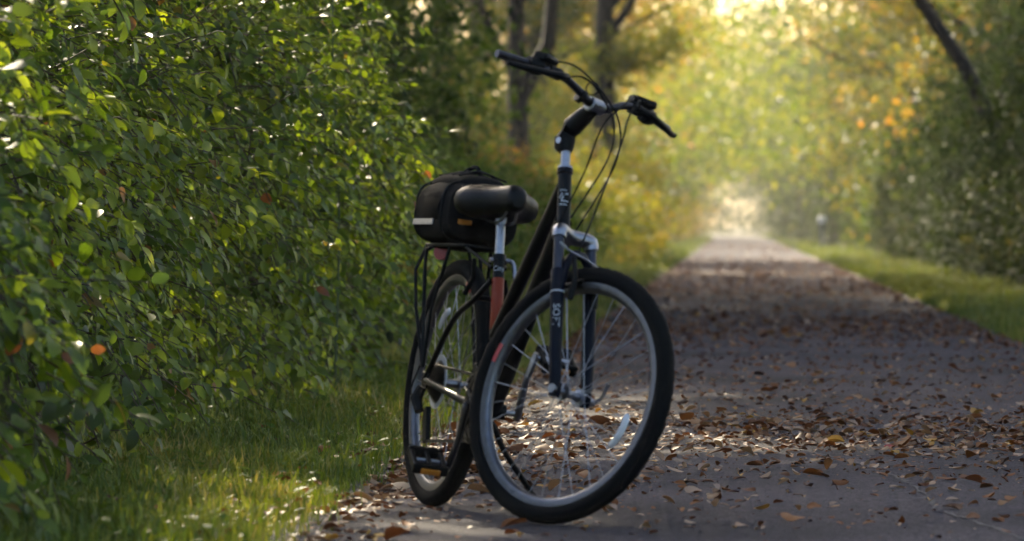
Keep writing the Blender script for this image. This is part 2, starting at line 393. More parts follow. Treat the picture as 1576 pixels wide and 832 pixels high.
def make_hedge(specs):
    data = []
    for si, (c, r3, n, leaf, label) in enumerate(specs):
        D, N_, P, S, tw, lv0 = spray_shrub(c, r3, n, 100 + si, leaf)
        rs = np.random.RandomState(500 + si)
        lv = np.clip(lv0 + .08 * np.sin(P[:, 1] * 2.3 + P[:, 2] * 4), 0, .93)
        lv[rs.rand(len(P)) < .014] = 1
        data.append((D, N_, P, S, tw, lv))
    # which leaves show largest: first hit per 7-pixel cell, nearest first
    allP = np.concatenate([d[0] * 0 + d[2] for d in data]); own = np.concatenate([np.full(len(d[2]), i) for i, d in enumerate(data)])
    loc = np.concatenate([np.arange(len(d[2])) for d in data])
    x, y, z = project(allP); ok = (x > -10) & (x < 1586) & (y > -10) & (y < 842)
    order = np.argsort(z); seen = set(); front = {i: [] for i in range(len(data))}
    for i in order:
        if not ok[i]: continue
        cell = (int(x[i] // 9), int(y[i] // 9))
        if cell in seen: continue
        for ax in (-1, 0, 1):
            for ay in (0,): seen.add((cell[0] + ax, cell[1] + ay))
        front[own[i]].append(loc[i])
    variants = []
    for k in range(12):
        tpl = FLEAF[k % 4]; lvv = (k + .5) / 12 * .93
        variants.append(fastmesh('leaf', tpl[0], tpl[1], M['hedge'], np.full(len(tpl[0]), lvv)))
    variants.append(fastmesh('leaf', FLEAF[1][0], FLEAF[1][1], M['hedge'], np.full(len(FLEAF[1][0]), 1.0)))
    for si, (c, r3, n, leaf, label) in enumerate(specs):
        D, N_, P, S, tw, lv = data[si]
        base = np.array([c[0], c[1], 0.0])
        root = tag(empty('hedge_shrub', base), label, 'shrub', 'tall green shrubs of the hedge')
        R = frames(D, N_)
        pick = np.array(front[si], int)
        if len(pick) > 300:
            zz = S[pick] / np.maximum(P[pick][:, 1], 1); pick = pick[np.argsort(-zz)[:300]]
        rest = np.setdiff1d(np.arange(len(P)), pick)
        for i in pick:
            o = bpy.data.objects.new('leaf', variants[min(11, int(lv[i] / .93 * 12))] if lv[i] < .95 else variants[12])
            mt = Matrix(R[i].tolist()).to_4x4() @ Matrix.Diagonal((S[i], S[i], S[i], 1)); mt.translation = Vector(P[i] - base)
            o.matrix_basis = mt; link(o, root)
        VV, TT, LV = [], [], []; off = 0
        for k in range(4):
            s_ = rest[rest % 4 == k]; v, t = scatter(LEAF[k], R[s_], S[s_], P[s_] - base)
            VV.append(v); TT.append(t + off); LV.append(np.repeat(lv[s_], 8)); off += len(v)
        o = link(bpy.data.objects.new('foliage', fastmesh('foliage', np.concatenate(VV), np.concatenate(TT), M['hedge'], np.concatenate(LV))), root); o['kind'] = 'stuff'
        mb = MB()
        for a, b_, e in tw: mb.tube([a - base, b_ - base, e - base], [.0038, .0027, .0015], 3, False)
        mb.build('twigs', M['twig'], root)['kind'] = 'stuff'
        rr = random.Random(si)
        for k in range(7):
            a = Vector((rr.uniform(-.25, .25), rr.uniform(-.3, .3), 0)); e = Vector((rr.uniform(-.9, 1.) * r3[0] * .8, rr.uniform(-.9, .9) * r3[1] * .8, rr.uniform(.8, 1.5) * c[2]))
            mb = MB(); mb.tube(spline([a, a + (e - a) * .35 + Vector((0, 0, .35)), e * .8 + a * .2 + Vector((0, 0, .25)), e], 5), np.linspace(.02, .005, 16).tolist(), 6)
            mb.build('stem', M['twig'], root)
hedge_specs = [
    ((-2.55, 14.7, .8), (.8, 1.4, 1.0), 900, .064, 'nearest hedge shrub with blurred leaves at the lower left corner of the picture'),
    ((-3.05, 18.2, 1.05), (1.1, 1.9, 1.35), 1700, .062, 'dark leafy hedge shrub filling the left edge above the grass'),
    ((-3.0, 21.6, 1.1), (1.05, 1.9, 1.4), 1700, .06, 'second full hedge shrub from the left edge with a shadowed hollow at its foot'),
    ((-2.8, 25.0, 1.15), (1.05, 1.9, 1.5), 1700, .06, 'bright green hedge shrub with drooping sprays left of the bicycle rack bag'),
    ((-2.65, 28.6, 1.1), (1.1, 1.9, 1.5), 1600, .062, 'sunlit yellow-green hedge shrub directly behind the rear wheel of the bicycle'),
    ((-3.1, 32.5, 1.0), (1.2, 1.9, 1.3), 1400, .062, 'last tall hedge shrub before the lower bushes behind the trunk bag'),
]
make_hedge(hedge_specs)

# small broad-leaved weeds in the verge
rs = np.random.RandomState(64); n = 2600
wp = np.stack([rs.uniform(XL - 1.1, XL - .03, n), rs.uniform(14, 34, n), rs.uniform(.015, .07, n)], -1)
keep = np.sin(wp[:, 0] * 7 + wp[:, 1] * 2.1) + rs.normal(0, .5, n) > .3; wp = wp[keep]; n = len(wp)
wa = rs.uniform(0, 6.28, n); v, t = scatter(LEAF[1], frames(np.stack([np.cos(wa), np.sin(wa), rs.uniform(-.1, .7, n)], -1), nrm(rs.normal(0, .3, (n, 3)) + [0, -.2, 1])), rs.uniform(.02, .055, n), wp)
tag(link(bpy.data.objects.new('verge_weeds', fastmesh('verge_weeds', v, t, M['shrub'], np.repeat(rs.uniform(.3, .9, n), 8)))), 'small broad-leaved weeds scattered through the grass verge', 'weeds', kind='stuff')

# tall weed with paired drooping leaves standing out of the hedge
def tall_weed(loc, h, seed, label):
    root = tag(empty('tall_weed', loc), label, 'plant')
    rr = random.Random(seed); mb = MB()
    ax = spline([(0, 0, 0), (.02, 0, h * .4), (-.01, .01, h * .75), (.0, 0, h)], 5)
    mb.tube(ax, np.linspace(.008, .003, len(ax)).tolist(), 6); mb.build('stem', M['greenstem'], root)
    tpls = [leaf_tpl(.42, .08, .45), leaf_tpl(.45, .12, .6)]
    ms = [fastmesh('leaf', t[0], t[1], M['hedge'], np.full(8, v)) for t in tpls for v in (.2, .45)]
    z = h * .3; k = 0
    while z < h:
        for s in (0, 1):
            a = k * 1.2 + s * math.pi + rr.uniform(-.3, .3); L = .13 * rr.uniform(.75, 1.15) * (1.1 - .45 * z / h)
            d = np.array([[math.cos(a), math.sin(a), .1 + rr.uniform(-.2, .1)]]); R = frames(d, np.array([[0, 0, 1.]]))[0]
            o = bpy.data.objects.new('leaf', ms[rr.randrange(4)])
            mt = Matrix(R.tolist()).to_4x4() @ Matrix.Diagonal((L, L, L, 1)); mt.translation = Vector((0, 0, z)); o.matrix_basis = mt; link(o, root)
        z += .062; k += 1
tall_weed((-1.86, 27.2, 0), 2.15, 5, 'tall single-stemmed weed with paired drooping leaves rising above the hedge')

# ------------------------------------------------------------------ generic trees and bushes
DTPL = diamond_tpl(.62)
def clump_leaves(pts, per, spread, size, rs, up=.6, flat=.7):
    n = len(pts) * per
    P = np.repeat(np.array(pts), per, 0) + rs.normal(0, 1, (n, 3)) * np.array([spread, spread, spread * flat]) * rs.uniform(.4, 1.1, (n, 1))
    D = nrm(rs.normal(0, 1, (n, 3)) + np.array([0, 0, -.4])); N_ = nrm(rs.normal(0, .55, (n, 3)) + np.array([0, 0, up]))
    S = size * rs.uniform(.6, 1.4, n)
    lv = np.clip(np.repeat(rs.beta(1.6, 1.8, len(pts)), per) * .7 + rs.uniform(0, .3, n), 0, 1)
    return D, N_, P, S, lv
def crown_mesh(name, pts, per, spread, size, mat, seed):
    rs = np.random.RandomState(seed); D, N_, P, S, lv = clump_leaves(pts, per, spread, size, rs)
    v, t = scatter(DTPL, frames(D, N_), S, P)
    return fastmesh(name, v, t, mat, np.repeat(lv, 4))
def grow(seed, h, r0, base_h, spread, lean=(0, 0), fork=None, low=0.):
    """Trunk and limbs; returns MB and the points that carry leaf clumps."""
    rr = random.Random(seed); mb = MB(); tips = []
    def limb(p, d, L, r, lvl):
        pts = [p.copy()]; dd = d.normalized()
        for i in range(4):
            dd = (dd + Vector((rr.gauss(0, .16), rr.gauss(0, .16), .10 - .03 * lvl + rr.gauss(0, .08)))).normalized()
            pts.append(pts[-1] + dd * L / 4)
        mb.tube(pts, [r, r * .82, r * .66, r * .5, r * .34], 7 if lvl < 2 else 4, lvl == 0)
        if lvl >= 1: tips.extend(pts[2:])
        if lvl < 3:
            for i in range(3 if lvl else 4):
                k = rr.choice([1, 2, 3, 4]) if lvl else 2 + i % 3
                a = rr.uniform(0, 6.28); side = Vector((math.cos(a), math.sin(a), rr.uniform(-.25, .5)))
                limb(pts[k], dd * .45 + side, L * rr.uniform(.5, .72), r * (.82 - .12 * k) * .6, lvl + 1)
    tr = [Vector((0, 0, -.1))]; n = 8
    for i in range(1, n + 1):
        t = i / n; tr.append(Vector((lean[0] * t ** 1.2 * h + rr.gauss(0, .04), lean[1] * t * h + rr.gauss(0, .04), h * .72 * t)))
    rad_ = [r0 * (1.35 if i == 0 else 1) * (1 - .75 * i / n) for i in range(n + 1)]
    tr.insert(1, tr[0].lerp(tr[1], .3)); rad_.insert(1, r0 * 1.08)
    mb.tube(tr, rad_, 12, True)
    nl = 11
    for i in range(nl):
        z = base_h + (h * .7 - base_h) * i / (nl - 1); t = z / (h * .72) * n + 1
        k = min(n, int(t)); p = tr[k].lerp(tr[min(n + 1, k + 1)], t - k)
        a = i * 2.4 + rr.uniform(-.5, .5)
        limb(p, Vector((math.cos(a), math.sin(a), rr.uniform(.15, .7))), spread * rr.uniform(.6, 1.) * (1 - .35 * i / nl), r0 * .42 * (1 - .5 * i / nl), 1)
    if fork:
        for (z, d, L, r) in fork:
            t = z / (h * .72) * n + 1; k = min(n, int(t)); limb(tr[k].lerp(tr[min(n + 1, k + 1)], t - k), Vector(d), L, r, 0)
    return mb, tips
def tree_proto(seed, h, r0, base_h, spread, mat, per=26, size=.12, lean=(0, 0), fork=None, clump=.42, name='tree'):
    mb, tips = grow(seed, h, r0, base_h, spread, lean, fork)
    root = empty(name)
    mb.build('trunk', M['bark'], root)
    link(bpy.data.objects.new('crown', crown_mesh('crown', [tuple(t) for t in tips], per, clump, size, mat, seed)), root)
    return root
def bush_points(seed, n, r3, face=None, base=.15):
    rs = np.random.RandomState(seed); out = []
    while len(out) < n:
        u = nrm(rs.normal(0, 1, 3)); q = 1 - .55 * rs.beta(1, 2) + .16 * math.sin(u[0] * 6 + seed) * math.cos(u[1] * 5 + u[2] * 5)
        p = u * np.array(r3) * q; p[2] = p[2] * .95 + r3[2] * .8
        if base < p[2]: out.append(p)
    return out
def bush_proto(seed, r3, nclump, per, spread, size, mat, name='bush', stems=6):
    root = empty(name); pts = bush_points(seed, nclump, r3)
    link(bpy.data.objects.new('crown', crown_mesh('crown', pts, per, spread, size, mat, seed)), root)
    rr = random.Random(seed)
    for k in range(stems):
        e = Vector(pts[rr.randrange(len(pts))]); a = Vector((rr.uniform(-.2, .2), rr.uniform(-.2, .2), -.05))
        mb = MB(); mb.tube(spline([a, a + Vector((e.x * .3, e.y * .3, e.z * .5)), e], 5), np.linspace(.012 * r3[2] + .01, .006, 11).tolist(), 6)
        mb.build('stem', M['bark'], root)
    return root
used = {}
def place(proto, loc, rz, sc, label, cat, group, mat=None):
    o = proto if id(proto) not in used else copy_tree(proto)
    used[id(proto)] = 1
    o.location = loc; o.rotation_euler = (0, 0, rz); o.scale = sc if hasattr(sc, '__len__') else (sc,) * 3
    tag(o, label, cat, group)
    if mat:
        for c in o.children:
            if c.name.startswith('crown'): c.material_slots[0].link = 'OBJECT'; c.material_slots[0].material = mat
    return o
ORD = ['first', 'second', 'third', 'fourth', 'fifth', 'sixth', 'seventh', 'eighth', 'ninth', 'tenth', 'eleventh', 'twelfth', 'thirteenth', 'fourteenth', 'fifteenth', 'sixteenth']
rr = random.Random(11)
low_a = bush_proto(21, (1.15, 1.5, .85), 330, 20, .16, .062, M['shrub'], 'low_bush')
low_b = bush_proto(22, (1.2, 1.7, .95), 330, 20, .17, .066, M['shrub'], 'low_bush')
k = 0
for D in (36.5, 40, 44, 48.5, 53, 58, 63.5, 69.5, 76, 83, 90):
    place((low_a, low_b)[k % 2], (-3.05 - rr.uniform(0, .35), D, 0), rr.choice((0, math.pi)) + rr.uniform(-.25, .25), (rr.uniform(.9, 1.1), 1.25, rr.uniform(.85, 1.02)),
          ORD[k] + ' low green bush counting away from the tall hedge behind the bicycle', 'bush', 'low bushes along the hedge side of the path'); k += 1
place(low_a, (-2.45, 98, 0), .2, (1.15, 1.6, 1.15), 'glowing yellow-green bush above the sunlit grass patch right of the head tube', 'bush', 'yellow bushes beside the path', M['yellow'])
place(low_b, (-2.6, 106, 0), 3.0, (1.2, 1.8, 1.4), 'pale yellow bush just beyond the sunlit grass patch', 'bush', 'yellow bushes beside the path', M['yellow'])
place(low_b, (-3.5, 79.5, 0), 3.3, (.8, 1.0, 1.2), 'yellowing bush below the left handlebar grip in front of the forked trunk', 'bush', 'yellow bushes beside the path', M['tree'])

tall_a = bush_proto(31, (2.0, 2.6, 2.3), 420, 22, .33, .115, M['shrub'], 'understorey_bush', 8)
tall_b = bush_proto(32, (2.2, 2.4, 2.7), 440, 22, .36, .12, M['shrub'], 'understorey_bush', 8)
tall_c = bush_proto(33, (1.9, 2.4, 2.5), 420, 22, .34, .12, M['dark'], 'shaded_bush', 8)  # looks shaded through its darkened leaf colour
k = 0
for X, D, mt in ((-4.9, 57, 'shrub'), (-5.1, 69, 'shrub'), (-5.4, 46, 'dark'), (-6.2, 58, None), (-5.3, 68, 'dark'), (-7.6, 74, 'yellow'), (-5.6, 82, None), (-8.6, 88, 'dark'), (-6.3, 95, 'dark'), (-9.5, 104, 'tree'), (-5.6, 112, 'yellow'), (-4.9, 124, 'yellow'), (-7.5, 128, 'tree'), (-4.7, 140, 'tree'), (-5.2, 156, 'yellow'), (-4.8, 172, 'tree')):
    place((tall_a, tall_b)[k % 2], (X, D, 0), rr.uniform(0, 6.28), rr.uniform(.85, 1.1), ORD[k] + ' tall understorey bush going back through the woods behind the low bushes', 'bush', 'understorey bushes in the woods', M[mt] if mt else None); k += 1
k = 0
for X, D, mt, s in ((4.75, 67, 'dark', .75), (4.9, 73, 'dark', .85), (4.8, 79, 'dark', .8), (5.0, 86, 'dark', .95), (4.7, 93, 'dark', .8), (5.6, 99, 'dark', 1.2), (4.7, 105, 'dark', .8), (6.4, 112, 'tree', 1.35), (4.7, 117, 'dark', .8), (5.0, 128, 'tree', 1.0), (4.6, 139, 'shrub', .8), (5.4, 148, 'tree', 1.3), (4.5, 158, 'dark', .8), (4.6, 172, 'dark', .95)):
    place(tall_c if mt == 'dark' else (tall_a, tall_b)[k % 2], (X, D, 0), rr.uniform(0, 6.28), s, ORD[k] + ' large dark bush going back along the grass strip on the right of the path', 'bush', 'large bushes along the grass strip', M[mt] if mt != 'dark' else None); k += 1

k = 0
for X, D in ((3.95, 63), (4.0, 69), (3.9, 75.5), (4.0, 82), (3.9, 89), (4.0, 97), (3.9, 106), (4.0, 116), (3.9, 127)):
    place((low_a, low_b)[k % 2], (X, D, 0), rr.choice((0, math.pi)) + rr.uniform(-.15, .15), (.85, 2.0, 1.2), ORD[k] + ' low dark shrub skirting the grass strip on the right of the path', 'bush', 'low shrubs skirting the grass strip', M['dark']); k += 1

# trees
T_up = tree_proto(41, 11, .2, 3.4, 3.4, M['tree'])
T_mid = tree_proto(42, 10, .19, 2.8, 3.2, M['tree'])
T_wide = tree_proto(43, 12, .24, 3.8, 4.0, M['tree'])
T_big = tree_proto(44, 12, .29, 4.9, 3.6, M['yellow'], per=12, fork=[(4.3, (.75, -.1, .8), 3.2, .11), (3.6, (.9, -.2, .25), .8, .03)], name='large_tree')
T_fork = tree_proto(45, 11, .24, 4.6, 3.4, M['tree'], per=14, fork=[(2.9, (.42, 0, 1), 4.5, .16), (3.3, (-.5, .2, .8), 3.0, .09)], name='forked_tree')
T_lean = tree_proto(46, 11, .14, 4.0, 3.2, M['tree'], lean=(-.42, 0), name='leaning_tree')
place(T_big, (-2.5, 112, 0), 0, 1, 'thick dark trunk standing straight behind the handlebar stem', 'tree', None)
place(T_fork, (-3.75, 101, 0), 0, 1, 'dark forked tree behind the left grip of the handlebar', 'tree', None)
place(T_lean, (4.55, 80, 0), 0, 1, 'slender dark trunk leaning over the path from the upper right', 'tree', None)
T_over = tree_proto(47, 11, .19, 3.9, 3.6, M['tree'], per=64, size=.145, clump=.55, lean=(-.5, 0), name='added_shade_tree')  # leaning trees added out of view so their crowns shade the path
for k, (X, D, s, a) in enumerate(((3.4, 17, 1.2, .1), (3.4, 23, 1.2, .1), (3.6, 29, 1.2, -.15), (3.8, 35, 1.25, .2), (4.2, 41, 1.2, 0), (4.7, 47, 1.3, -.1), (5.2, 53, 1.3, .1), (5.6, 61, 1.3, 0), (5.8, 69, 1.3, .1))):
    place(T_over, (X, D, 0), a, s, ORD[k] + ' unseen tree added along the right side so its boughs shade the path', 'tree', 'unseen trees added to shade the path')
T_cover = tree_proto(48, 11.5, .21, 4.2, 4.2, M['tree'], per=44, size=.16, clump=.6, name='added_spreading_tree')  # trees added with dense high crowns to keep sun off the path
for k, (X, D, s, a) in enumerate(((-4.5, 52, 1.3, 0), (-4.6, 59, 1.3, 1.), (-4.7, 66, 1.3, 2.), (-6.4, 73, 1.3, 4.), (-5.3, 81, 1.3, 1.), (-5.2, 90, 1.3, 3.), (-5.0, 100, 1.3, 5.), (-5.6, 127, 1.3, 2.5), (-4.6, 138, 1.3, 1.5))):
    place(T_cover, (X, D, 0), a, s, ORD[k] + ' tall straight tree among the woods behind the low bushes', 'tree', 'tall straight trees added in the woods for shade')
for k, (X, D, s, a) in enumerate(((5.9, 60, 1.3, 0), (5.7, 70, 1.3, 2.), (5.6, 80, 1.3, 4.), (5.5, 90, 1.3, 1.), (5.5, 101, 1.3, 3.), (5.4, 113, 1.3, 5.), (5.3, 126, 1.3, 2.5), (5.3, 141, 1.3, .6))):  # row added to shade path and air, most crowns above the view
    place(T_wide, (X, D, 0), a, s, ORD[k] + ' tall tree added behind the dark bushes to shade the path from above', 'tree', 'tall trees added behind the dark bushes for shade')
k = 0
for X, D, pr, s in ((-9.5, 33, T_wide, 1.1), (-8.3, 47, T_mid, 1.1), (-6.8, 57, T_up, 1.05), (-7.6, 69, T_wide, 1), (-7.0, 84, T_mid, 1.1), (-6.2, 121, T_up, 1), (-4.6, 134, T_wide, .95), (-4.4, 150, T_mid, 1), (-4.8, 166, T_up, 1.1)):
    place(pr, (X, D, 0), rr.uniform(0, 6.28), s, ORD[k] + ' tree going back through the woods on the hedge side', 'tree', 'trees on the hedge side of the path'); k += 1
k = 0
for X, D, pr, s in ((6.2, 66, T_mid, 1), (6.6, 92, T_up, 1), (5.6, 106, T_wide, .95), (5.0, 122, T_mid, .95), (4.6, 138, T_up, 1), (4.8, 156, T_wide, 1), (4.6, 172, T_mid, 1.05)):
    place(pr, (X, D, 0), rr.uniform(0, 6.28), s, ORD[k] + ' autumn tree going back along the grass strip right of the path', 'tree', 'trees along the grass strip'); k += 1

# far woods, one hazy mass on each side and the canopy that closes over the path
def woods(name, pts, per, spread, size, mat, trunks, label, seed):
    me = crown_mesh(name, pts, per, spread, size, mat, seed)
    root = link(bpy.data.objects.new(name, me)); tag(root, label, 'woods', kind='stuff')
    mb = MB()
    for x, y, h, r in trunks: mb.tube([(x, y, -.1), (x + .1, y, h * .4), (x - .15, y, h)], [r, r * .8, r * .4], 7)
    mb.build('trunks', M['bark'], root)['kind'] = 'stuff'
rs = np.random.RandomState(77)
def wall_pts(n, xa, xb, y0, y1, h, sgn):
    y = rs.uniform(y0, y1, n); z = h * rs.beta(1.0, 1.3, n); dx = rs.beta(1, 1.7, n) * (xb - xa)
    edge = xa - .5 * np.sin(y * .11 + z * .8) - np.clip(z - 3, 0, 9) * .45
    return np.stack([sgn * (np.maximum(edge, -1.0) + dx), y, z + .2], -1)
tl = [(-rs.uniform(3, 7), d, 9, .2) for d in np.arange(186, 350, 9)]
woods('woods', np.concatenate([wall_pts(2400, 3.1, 10, 180, 360, 10, -1), wall_pts(420, 2.2, 5, 250, 360, 5, -1)]), 16, .7, .22, M['tree'], tl, 'hazy yellow woods closing the hedge side of the path far away', 5)
tr_ = [(rs.uniform(2.7, 7), d, 9, .2) for d in np.arange(186, 400, 9)] + [(2.7, 300, 10, .3), (2.9, 255, 10, .2)]
woods('woods', np.concatenate([wall_pts(2400, 3.1, 10, 180, 400, 10, 1), wall_pts(500, 2.3, 6, 240, 400, 4.5, 1)]), 16, .7, .22, M['dark'], tr_, 'dark hazy woods closing the far right side of the path', 6)  # dark leaf colour stands in for the deep shade on this side

def canopy_pts(n):
    out = []
    while len(out) < n:
        y = rs.uniform(170, 380); x = rs.uniform(-6, 6.5)
        lo = 3.2 + .0018 * (y - 185) * 3 + .9 * math.sin(y * .05 + x) - .12 * (x - .4) ** 2
        z = lo + 7.5 * rs.beta(1, 1.6)
        if z > .3: out.append((x, y, z))
    return np.array(out)
woods('woods', np.stack([rs.uniform(-12, 12, 900), rs.uniform(430, 520, 900), 9 * rs.beta(1, 1.4, 900)], -1), 20, .9, .36, M['dark'], [], 'palest misty woods where the path ends in the haze', 9)
woods('woods_canopy', canopy_pts(2600), 16, .75, .22, M['yellow'], [], 'golden leaf canopy arching over the far end of the path', 8)

ap = canopy_pts(6000); al = 3.2 + .0054 * (ap[:, 1] - 185) + .9 * np.sin(ap[:, 1] * .05 + ap[:, 0]) - .12 * (ap[:, 0] - .4) ** 2  # lowest canopy points, given dark leaves for the shaded underside of the arch
ap = ap[(ap[:, 1] > 235) & (ap[:, 1] < 330) & (ap[:, 2] - al < 2.4) & (ap[:, 2] > .3)][:900]
woods('woods', ap, 16, .7, .22, M['dark'], [], 'green boughs arching above the misty opening, canopy shade put into their leaf colour', 12)
# the same woods go on behind the camera and beside the path out of view
bp_ = np.concatenate([wall_pts(1500, 4.2, 10, -70, 13, 9, -1), wall_pts(2300, 4.6, 11, -70, 58, 9, 1), np.stack([rs.uniform(-9, 9, 500), rs.uniform(-80, -60, 500), 9 * rs.beta(1, 1.3, 500)], -1)])
woods('woods', bp_, 13, .7, .26, M['shrub'], [(sx * 6.5, d, 10, .2) for d in range(-66, 10, 12) for sx in (-1, 1)], 'green woods lining the path out of view behind the camera', 10)

# slender marker post with a white head beside the path
M['post'] = plain('weathered_post', (.16, .15, .16), .8, bump=.4, bscale=30., var=.3)
M['whitepaint'] = plain('white_paint', (.75, .75, .78), .6)
post = tag(empty('marker_post', (2.62, 175, 0)), 'slim grey marker post with a white head on the grass strip far down the path', 'post')
mb = MB(); mb.tube([(0, 0, 0), (0, 0, .4), (0, 0, .82)], [.07, .065, .06], 10); mb.build('shaft', M['post'], post)
mb = MB(); mb.tube([(0, 0, .82), (0, 0, .84), (0, 0, .95), (0, 0, 1.0), (0, 0, 1.03)], [.075, .11, .115, .10, .04], 12); mb.build('head', M['whitepaint'], post)

# ------------------------------------------------------------------ bicycle
# local axes: x forward, y to the rider's left, z up; origin on the ground under the rear axle
M['frame'] = plain('frame_paint_black', (.0035, .0035, .0045), .35, spec=.14, bscale=30.)
M['navy'] = plain('fork_paint_navy', (.004, .0055, .013), .42, spec=.1, bscale=30.)
M['rust'] = plain('frame_paint_copper', (.22, .028, .008), .4, spec=.2, bscale=30.)
M['rubber'] = plain('tyre_rubber', (.0045, .0045, .005), .85, spec=.12, bump=.3, bscale=300.)
M['plastic'] = plain('black_plastic', (.004, .004, .0045), .5, spec=.14, bscale=80.)
M['grip'] = plain('grip_rubber', (.005, .005, .006), .6, spec=.3, bump=.4, bscale=250.)
M['alloy'] = plain('brushed_alloy', (.30, .30, .33), .34, 1., bscale=60., var=.15)
M['darkalloy'] = plain('dark_alloy', (.045, .045, .055), .36, 1., bscale=60., var=.15)
M['rim'] = plain('rim_alloy', (.13, .13, .145), .38, .9, bscale=40., var=.15)
M['steel'] = plain('spoke_steel', (.34, .34, .37), .32, 1.)
M['chain'] = plain('chain_steel', (.05, .045, .04), .45, .9)
M['vinyl'] = plain('saddle_vinyl', (.004, .004, .0045), .45, spec=.2, bump=.15, bscale=120.)
M['nylon'] = plain('bag_nylon', (.0045, .0045, .005), .85, spec=.12, bump=.6, bscale=260.)
M['reflect'] = plain('reflective_tape', (.40, .40, .42), .3, .4)
M['clear'] = plain('clear_reflector', (.62, .62, .66), .15, .2)
M['amber'] = plain('amber_reflector', (.55, .20, .02), .25)
M['redreflect'] = plain('red_decal', (.45, .03, .03), .35)
M['decal'] = plain('pale_decal', (.42, .44, .48), .4)

WB, HA, SA, R_ = 1.064, 1.2542, 1.2879, .35
AX = Vector((-math.cos(HA), 0, math.sin(HA))); PERP = Vector((math.sin(HA), 0, math.cos(HA))); YV = Vector((0, 1, 0))
OA = Vector((WB, 0, R_)) - PERP * .045
def A(s, f=0., y=0.): return OA + AX * s + PERP * f + YV * y
STEER = Matrix.Translation(OA) @ Matrix.Rotation(.5205, 4, AX) @ Matrix.Translation(-OA)
BBP = Vector((.454, 0, .285)); SV = Vector((-math.cos(SA), 0, math.sin(SA)))
def ST(s, y=0.): return BBP + SV * s + YV * y
bike = empty('bicycle', (-.8543, 16.459, .004))
bike.rotation_euler = (-.1399, 0, -1.2294)
tag(bike, 'black comfort bicycle leaning on its kickstand at the edge of the path', 'bicycle')
def part(mb, name, mat, parent=None, front=False, label=None, smooth=True):
    return mb.build(name, M[mat], parent or bike, STEER if front else None, smooth, label)
def textmesh(body, size, mapf):
    cu = bpy.data.curves.new('t', 'FONT'); cu.body = body; cu.size = size; cu.align_x = 'CENTER'; cu.align_y = 'CENTER'; cu.resolution_u = 3
    ob = bpy.data.objects.new('t', cu); COL.objects.link(ob)
    dg = bpy.context.evaluated_depsgraph_get(); me = bpy.data.meshes.new_from_object(ob.evaluated_get(dg))
    bpy.data.objects.remove(ob); bpy.data.curves.remove(cu)
    for v in me.vertices: v.co = mapf(v.co.x, v.co.y)
    me.update(); return me
def tube_wrap(c, axis, outv, r):
    # text x runs along axis, y wraps round the tube away from outv
    axis = axis.normalized(); outv = (outv - axis * outv.dot(axis)).normalized(); side = axis.cross(outv)
    return lambda x, y: c + axis * x + (outv * math.cos(y / r) + side * math.sin(y / r)) * r
# --- frame
mb = MB(); mb.tube([A(.463), A(.475), A(.478), A(.632), A(.635), A(.648)], [.0215, .0215, .0185, .0185, .022, .022], 18); head = part(mb, 'head_tube', 'frame')
mb = MB(); mb.tube([A(.60), ST(.215)], [.021, .018], 16, False); tt = part(mb, 'top_tube', 'frame')
mb = MB(); mb.tube([A(.50), (A(.50) + BBP) / 2, BBP], [.024, .026, .024], 16, False); dtu = part(mb, 'down_tube', 'frame')
mb = MB(); mb.tube([ST(0), ST(.445)], .0165, 16, False); mb.tube([ST(.43), ST(.448)], .0195, 16); stube = part(mb, 'seat_tube', 'frame')
mb = MB(); mb.tube([ST(.232), ST(.234), ST(.378), ST(.38)], [.0166, .0174, .0174, .0166], 16, False); part(mb, 'paint_panel', 'rust', stube)
mb = MB(); mb.tube([BBP + YV * -.036, BBP + YV * .036], .022, 16); part(mb, 'bottom_bracket', 'frame')
for s in (-1, 1):
    mb = MB(); mb.tube(spline([(.43, .026 * s, .287), (.36, .034 * s, .296), (.18, .058 * s, .325), (.015, .066 * s, .348)], 5), [.012] * 9 + [.010] * 7, 10, False)
    mb.box((.0, .066 * s, .35), (.05, .006, .045)); part(mb, 'chain_stay', 'frame')
    mb = MB(); mb.tube(spline([ST(.375, .018 * s), ST(.345, .045 * s) + Vector((-.06, 0, -.03)), Vector((.16, .058 * s, .52)), Vector((.005, .066 * s, .36))], 5), .0085, 10, False); part(mb, 'seat_stay', 'frame')
mb = MB(); mb.tube([ST(.34, -.04) + Vector((-.055, 0, -.02)), ST(.34, .04) + Vector((-.055, 0, -.02))], .008, 8); part(mb, 'stay_bridge', 'frame')
# --- decals
def decal(me, name, parent, front=False, mat='decal'):
    if front: me.transform(STEER)
    me.materials.append(M[mat]); return link(bpy.data.objects.new(name, me), parent)
fdir = Vector((1, 0, 0)); rdir = Vector((.55, -.83, 0))
def badge():
    m_ = MB(); f = tube_wrap(A(.56), -AX, Vector((.94, -.34, 0)), .0192)
    def stroke(pts, wd):
        q = [Vector((x, y, 0)) for x, y in pts]
        for a, b in zip(q, q[1:]):
            t = (b - a).normalized(); n_ = Vector((-t.y, t.x, 0)) * wd
            i = len(m_.V)
            for k in range(5):
                c = a.lerp(b, k / 4); m_.V += [f(*(c + n_)[:2]), f(*(c - n_)[:2])]
            m_.F += [(i + 2 * k, i + 2 * k + 1, i + 2 * k + 3, i + 2 * k + 2) for k in range(4)]
    stroke([(-.0145, .004), (.0, .0125)], .0016); stroke([(-.011, -.003), (-.0115, -.012)], .0022); stroke([(-.006, .001), (.0085, .0075), (.0105, -.013)], .0018)
    stroke([(-.022, .012), (-.0225, .002), (-.021, -.008)], .0012); stroke([(.0175, .0135), (.0205, -.013)], .0016)
    return m_.mesh('emblem', M['decal'], None, False)
link(bpy.data.objects.new('emblem', badge()), head)
decal(textmesh('City', .021, (lambda f: lambda x, y: f(y, x))(tube_wrap(ST(.405), SV, Vector((.95, -.3, 0)), .0172))), 'lettering', stube)
